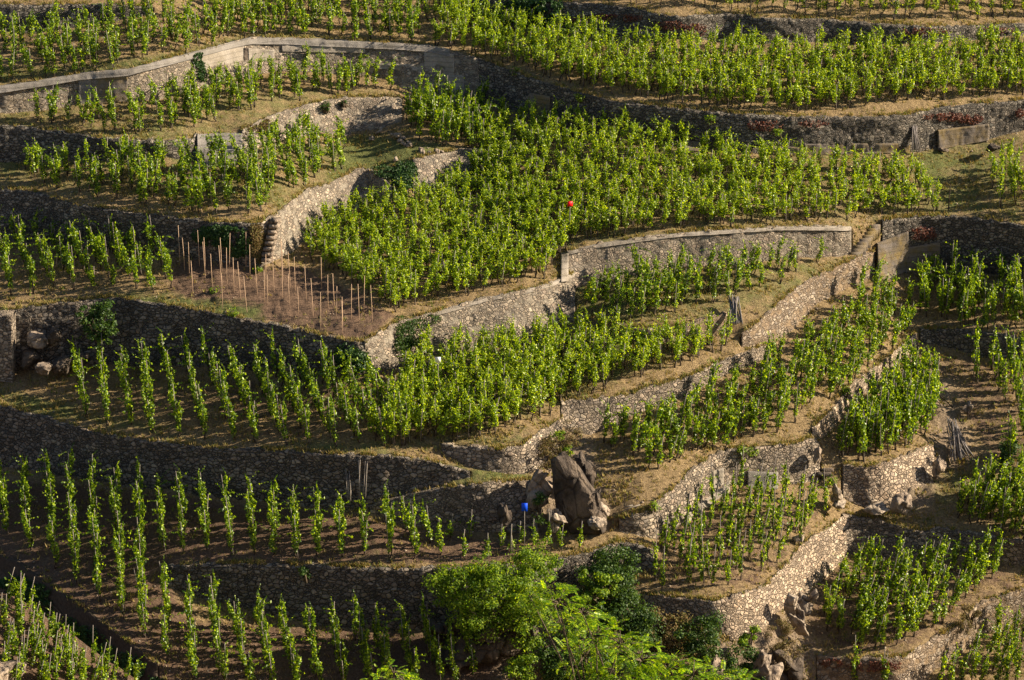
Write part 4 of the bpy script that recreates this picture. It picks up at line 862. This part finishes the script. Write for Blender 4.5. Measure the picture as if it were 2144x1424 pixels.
creeper('dark ivy covering the shaded wall left of the corner steps', [(460, 492, 62, 24), (500, 505, 34, 34)], 'ivy', 3400, .10, depth=.35)
creeper('brown dead creeper draping the wall corner beside the steps', [(536, 500, 20, 42), (545, 520, 12, 34)], 'dryplant', 2400, .08, 'dry_creeper', 'creeper', .3)
creeper('sprawling greenish creeper right of the concrete block', [(530, 268, 28, 14), (556, 262, 16, 20)], 'dryplant', 1300, .09, 'dry_creeper', 'creeper', .3)
creeper('dark ivy at the foot of the wall corner below the bare plot', [(745, 752, 34, 26), (724, 742, 24, 28), (775, 780, 18, 20)], 'ivy', 3000, .10, depth=.6)
creeper('greyish green creeper covering the start of the tall rubble wall', [(862, 690, 34, 34), (900, 664, 26, 12), (845, 720, 20, 26), (838, 664, 12, 8)], 'bush_dark', 2600, .075, 'creeper', 'creeper', .4)
creeper('small ivy tuft on the coping near the wide wall niche', [(418, 124, 14, 18), (424, 150, 9, 22)], 'ivy', 700, .10, depth=.3)
RED = [('red creeper on the curved wall above the leaning slab', [(1990, 244, 58, 10), (2030, 248, 30, 12)], 1500), ('red creeper patch below the topmost wall, right of the ivy', [(1285, 36, 62, 10), (1215, 44, 34, 12)], 1500), ('red tufts on the dark curved wall, upper centre right', [(1600, 262, 44, 12), (1700, 258, 34, 8)], 600),
       ('red tufts on the topmost wall at the right', [(1400, 52, 40, 10), (1455, 62, 26, 16)], 700), ('reddish weeds on the rubble above the tilted concrete slab', [(1930, 488, 34, 16)], 600), ('reddish weeds along the top wall at the far right', [(1935, 64, 60, 8), (2090, 62, 40, 8)], 600), ('red plants hanging over the wall head at the right edge', [(2134, 236, 12, 10)], 200), ('dry reddish weeds along the head of the corner wall', [(1830, 1390, 60, 14), (1740, 1385, 26, 12)], 900)]
for lb, bl, n in RED: creeper(lb, bl, 'red', int(n*.7), .085, 'red_creeper', 'creeper', .15)
def bush(label, blobs, mat, n, ls, off=.6, name='bush', cat='bush', dens=.3, stems=9, asp=1.0):
    """blobs: (px, py, rx m, rz m, forward m)"""
    C = []; Nn = []; tot = sum(b[2]*b[2]*b[3] for b in blobs); cs = []
    for (bx, by, rx, rz, fo) in blobs:
        c = at(bx, by, off+fo); cs.append(c); k = int(n*rx*rx*rz/tot)
        ncl = max(6, int(20*rx*rz)); dd = rng.normal(size=(ncl, 3)); dd /= np.linalg.norm(dd, axis=1)[:, None]; dd[:, 2] = dd[:, 2]*.9+.1
        cc = dd*(.55+.5*rng.random((ncl, 1)))*np.array([rx, rx*.85, rz]); rs = (.22+.28*rng.random(ncl))*max(.5, min(1.15, rx)); wch = rng.integers(ncl, size=k)
        d = rng.normal(size=(k, 3)); d /= np.linalg.norm(d, axis=1)[:, None]; r = (.2+.85*rng.random(k)**.6)[:, None]*rs[wch][:, None]
        q = cc[wch]+d*r*np.array([1.25, 1.25, .75]); C.append(c+q); Nn.append(d+rng.normal(size=q.shape)*.6+[0, 0, .5])
    C = np.concatenate(C); Nn = np.concatenate(Nn); k = vnoise(C, 2.0, 81)+.7*vnoise(C, 4.5, 82) > -.8; C, Nn = C[k], Nn[k]
    p0 = cs[0]-np.array([0, 0, blobs[0][3]]); root = empty(name, Vector(p0), label, cat)
    V, F_ = leaves(C-p0, Nn, ls, rng, asp=asp); obj('foliage', mesh_np('foliage', V, [F_], [M[mat]]), root)
    mb = MB()
    for k in range(stems):
        e = C[rng.integers(len(C))]-p0; b_ = np.array([rng.normal()*.1, rng.normal()*.1, -.1]); mb.tube([b_, b_*.4+e*.5+[0, 0, .2], e], [.05, .03, .01], 5)
    obj('stems', mb.me('stems', [M['twig']]), root); return root
bush('big feathery green bush in front of the lowest wall, bottom centre', [(1035, 1260, 1.8, 1.6, 1.6), (965, 1240, 1.3, 1.25, 1.4), (940, 1212, .9, .7, 1.5), (1100, 1270, 1.25, 1.6, 1.4), (1075, 1200, 1.2, .9, 1.2), (1125, 1185, .95, 1.1, 1.2), (1150, 1160, .55, .8, .8), (1020, 1190, .9, .7, 1.2), (1115, 1310, 1.0, 1.2, 1.3), (1000, 1300, 1.2, .8, 1.5)], 'bush', 21000, .12, asp=.6)
bush('dark leafy bush climbing over the wall end, right of the feathery bush', [(1283, 1180, .95, 1.15, .5), (1280, 1240, 1.25, 1.2, .8), (1300, 1290, 1.2, 1.1, .8), (1345, 1325, 1.0, 1.0, .7), (1250, 1210, .7, .8, .7)], 'bush_dark', 17000, .095)
bush('yellowish shrub against the dark bush near the wall end', [(1265, 1230, .7, .6, 1.7), (1232, 1250, .6, .5, 1.5), (1228, 1210, .35, .5, 1.3)], 'bush', 2400, .10)
bush('low mixed shrub under the left end of the bright wall', [(1468, 1322, .95, .9, .4), (1440, 1345, .8, .8, .5), (1490, 1365, .7, .9, .5)], 'bush_dark', 5200, .09)
bush('brown green scrub under the dark wall end, left of the mixed shrub', [(1395, 1300, .8, .6, .3), (1380, 1345, .9, .8, .4), (1410, 1385, .9, .6, .4)], 'dryplant', 4200, .09)
bush('lone bright green shrub at the foot of the bright wall', [(1566, 1328, .38, .55, .5), (1552, 1350, .25, .3, .5)], 'bush', 1000, .09)
bush('dry brown broom bush hanging below the bright wall', [(1630, 1330, .7, 1.0, .4), (1640, 1375, .7, .9, .5), (1655, 1300, .4, .5, .3)], 'dryplant', 4500, .08, asp=.3)
bush('dark scrub between the crags at the bottom edge', [(1550, 1390, .8, .8, .4), (1520, 1420, .8, .6, .4), (1575, 1412, .5, .5, .5)], 'bush_dark', 3800, .09)
bush('dark bush at the bottom edge behind the near branches', [(1180, 1380, 1.5, 1.2, .4), (1240, 1400, 1.5, 1.1, .5), (1320, 1410, 1.3, 1.0, .4)], 'bush_dark', 7000, .11)
bush('small bright bush left of the near branches', [(1092, 1392, .75, .5, .6), (1104, 1408, .5, .4, .7)], 'bush', 1500, .10)
bush('yellow green shrub growing from the shaded wall above the boulders', [(205, 685, .75, .65, .5), (222, 700, .6, .5, .6), (178, 655, .5, .6, .3), (215, 650, .7, .5, .3)], 'bush_dark', 2600, .11)
bush('round green tuft on the broken wall head, upper centre', [(684, 222, .32, .28, .1)], 'bush_dark', 500, .07, .2)
bush('small green tuft right of the round tuft on the broken wall', [(719, 215, .16, .16, .1)], 'bush_dark', 160, .07, .2)
bush('green weeds sprouting on the nose of the middle terrace', [(1170, 912, .3, .3, .2), (1188, 945, .35, .4, .3)], 'bush', 600, .08)
bush('dry grass tangle on the nose of the middle terrace', [(1172, 935, .8, .7, .3), (1150, 960, .6, .7, .3), (1195, 900, .5, .5, .2)], 'dryplant', 3600, .08, asp=.3)
bush('small plant growing out of the long bottom wall', [(642, 1200, .3, .3, .1)], 'bush_dark', 350, .09, .2)
bush('dry straw clump at the wall corner above the lowest right plot', [(2032, 1285, .5, .6, .2), (2022, 1310, .4, .4, .2)], 'dryplant', 1400, .08, asp=.3)
bush('dark bush on the shaded bank at the right edge', [(2105, 950, .6, .6, .2), (2115, 930, .45, .5, .2)], 'bush_dark', 1200, .11)
bush('yellow flowered weeds on the rock above the blue plate', [(1130, 1048, .3, .45, .5), (1132, 1085, .2, .3, .6)], 'bush_dark', 500, .08)
bush('weeds in the gap of the rubble wall, right of the round tuft', [(1095, 290, .1, .1, .1)], 'bush_dark', 60, .06, .1)
creeper('dark scrub added to deepen the shade of the ditch beside the lower left plot', [(30, 1215, 40, 14), (80, 1262, 34, 22), (140, 1312, 36, 24), (205, 1356, 36, 22), (270, 1398, 36, 22), (320, 1430, 30, 20), (60, 1235, 50, 22), (170, 1325, 50, 26), (260, 1385, 40, 24)], 'ivy', 9000, .10, 'scrub', 'scrub', .5)  # dark leaves added to blacken the ditch, standing in for its shade
# small plants rooted in walls and on the banks
def tufts(label, cat, name, pts, mat, s, n=60):
    for (x_, y_, lb) in pts: pass
WEED = [(1080, 148, 'small weed on the dark wall head near the great bend'), (1213, 204, 'weed on the dark wall head, upper centre'), (1490, 250, 'green weed in the dark curved wall'), (1630, 275, 'weeds hanging in the dark curved wall'), (1368, 1060, 'weed on the wall corner by the brown slope'), (1770, 820, 'green weed at the foot of the slanting kerb'), (1895, 1058, 'green weed on the rock beside the bastion'), (485, 656, 'green weed at the rim of the bare plot'), (448, 608, 'green weed inside the bare plot'), (540, 567, 'bright weeds round the dark hole by the corner steps'), (1575, 946, 'grass tuft on the wall head behind the staked vines'), (1555, 947, 'second grass tuft on the wall head, left of the other'), (1740, 1006, 'leafy weed by the upright pale rock')]
for x_, y_, lb in WEED: bush(lb, [(x_, y_, .22, .2, .1)], 'bush', 160, .08, .15, 'weed', 'weed', stems=3)

# ---- near tree with feathery compound leaves
def compound_tree(label, tips, base, mat, seed=5, ll=.30, nl=11):
    rg = np.random.default_rng(seed); root = empty('acacia_tree', Vector(base), label, 'tree'); b0 = np.array(base)
    tb = MB(); bb = MB(); C = []; Nn = []; VV = []; FF = []; nv = 0
    crown = np.mean([t[0] for t in tips], 0); fork = b0*.5+crown*.5; fork[2] = crown[2]-2.6
    tb.tube([b0*0-[0, 0, .3], (fork-b0)*.5+[.15, .1, 0], fork-b0], [.16, .12, .09], 8)
    for (c, r) in tips:
        c = np.array(c); mid = (fork+c)/2+rg.normal(size=3)*.15; bb.tube([fork-b0, mid-b0, c-b0], [.03, .02, .01], 5)
        for k in range(int(46*r*r/.25)+8):
            d = rg.normal(size=3); d[2] = d[2]*.6+.25; d /= np.linalg.norm(d); p = c+d*r*(.25+.75*rg.random())*np.array([1, 1, .7])
            if rg.random() < .5: bb.tube([c-b0+(p-c)*.1, (c+p)/2-b0+[0, 0, .04], p-b0], [.012, .008, .004], 4)
            ax = d*np.array([1, 1, .3])+rg.normal(size=3)*.4+[.35, 0, 0]; ax /= np.linalg.norm(ax); up = np.cross(ax, rg.normal(size=3)*.35+[0, 0, 1]); up /= np.linalg.norm(up)  # sideways
            L = ll*(.65+.45*rg.random()); s = np.linspace(.12, 1, nl)
            mid_ = p+np.outer(s*L, ax)+np.outer(-.28*L*s**2, [0, 0, 1]); w_ = .06*(1-.45*np.abs(s-.45))
            for sg in (-1, 1):
                o_ = up*sg+ax*.25; o_ /= np.linalg.norm(o_); tip = mid_+o_*w_[:, None]-[0, 0, .012]; hw = ax*.014
                q = np.stack([mid_, (mid_+tip)/2+hw, tip, (mid_+tip)/2-hw], 1); VV.append(q.reshape(-1, 3)-b0)
    V = np.concatenate(VV); F_ = np.arange(len(V)).reshape(-1, 4)
    obj('trunk', tb.me('trunk', [M['twig']]), root); obj('branches', bb.me('branches', [M['twig']]), root)
    obj('foliage', mesh_np('foliage', V, [F_], [M[mat]]), root)
def tp(x, y, Y, r): return (ray(x, y, Y), r)
compound_tree('near bright green tree whose feathery crown rises into the bottom centre', [tp(1170, 1262, 40, .42), (tp(1205, 1300, 40.4, .42)), tp(1150, 1235, 40.2, .25), tp(1220, 1285, 39.8, .32), tp(1250, 1335, 40, .5), tp(1225, 1375, 40.5, .5), tp(1300, 1350, 39.6, .42), tp(1345, 1385, 40, .5), tp(1290, 1410, 40, .5), tp(1400, 1400, 40.3, .42), tp(1450, 1415, 40, .42), tp(1500, 1425, 40.2, .4), tp(1545, 1424, 40, .22), tp(1110, 1250, 40.3, .16), tp(1380, 1440, 39.8, .5), tp(1260, 1450, 40, .6)], (1.6, 40.5, float(np.interp(40.5, [p[0] for p in prof], [p[1] for p in prof])-.4)), 'acacia', 5)
compound_tree('tip of a near leafy tree just showing at the bottom edge, left of centre', [tp(825, 1412, 38, .26), tp(800, 1424, 38.2, .25), tp(845, 1425, 38, .22)], (-1.9, 38.4, float(np.interp(38.4, [p[0] for p in prof], [p[1] for p in prof])-.4)), 'acacia', 9, .22, 7)
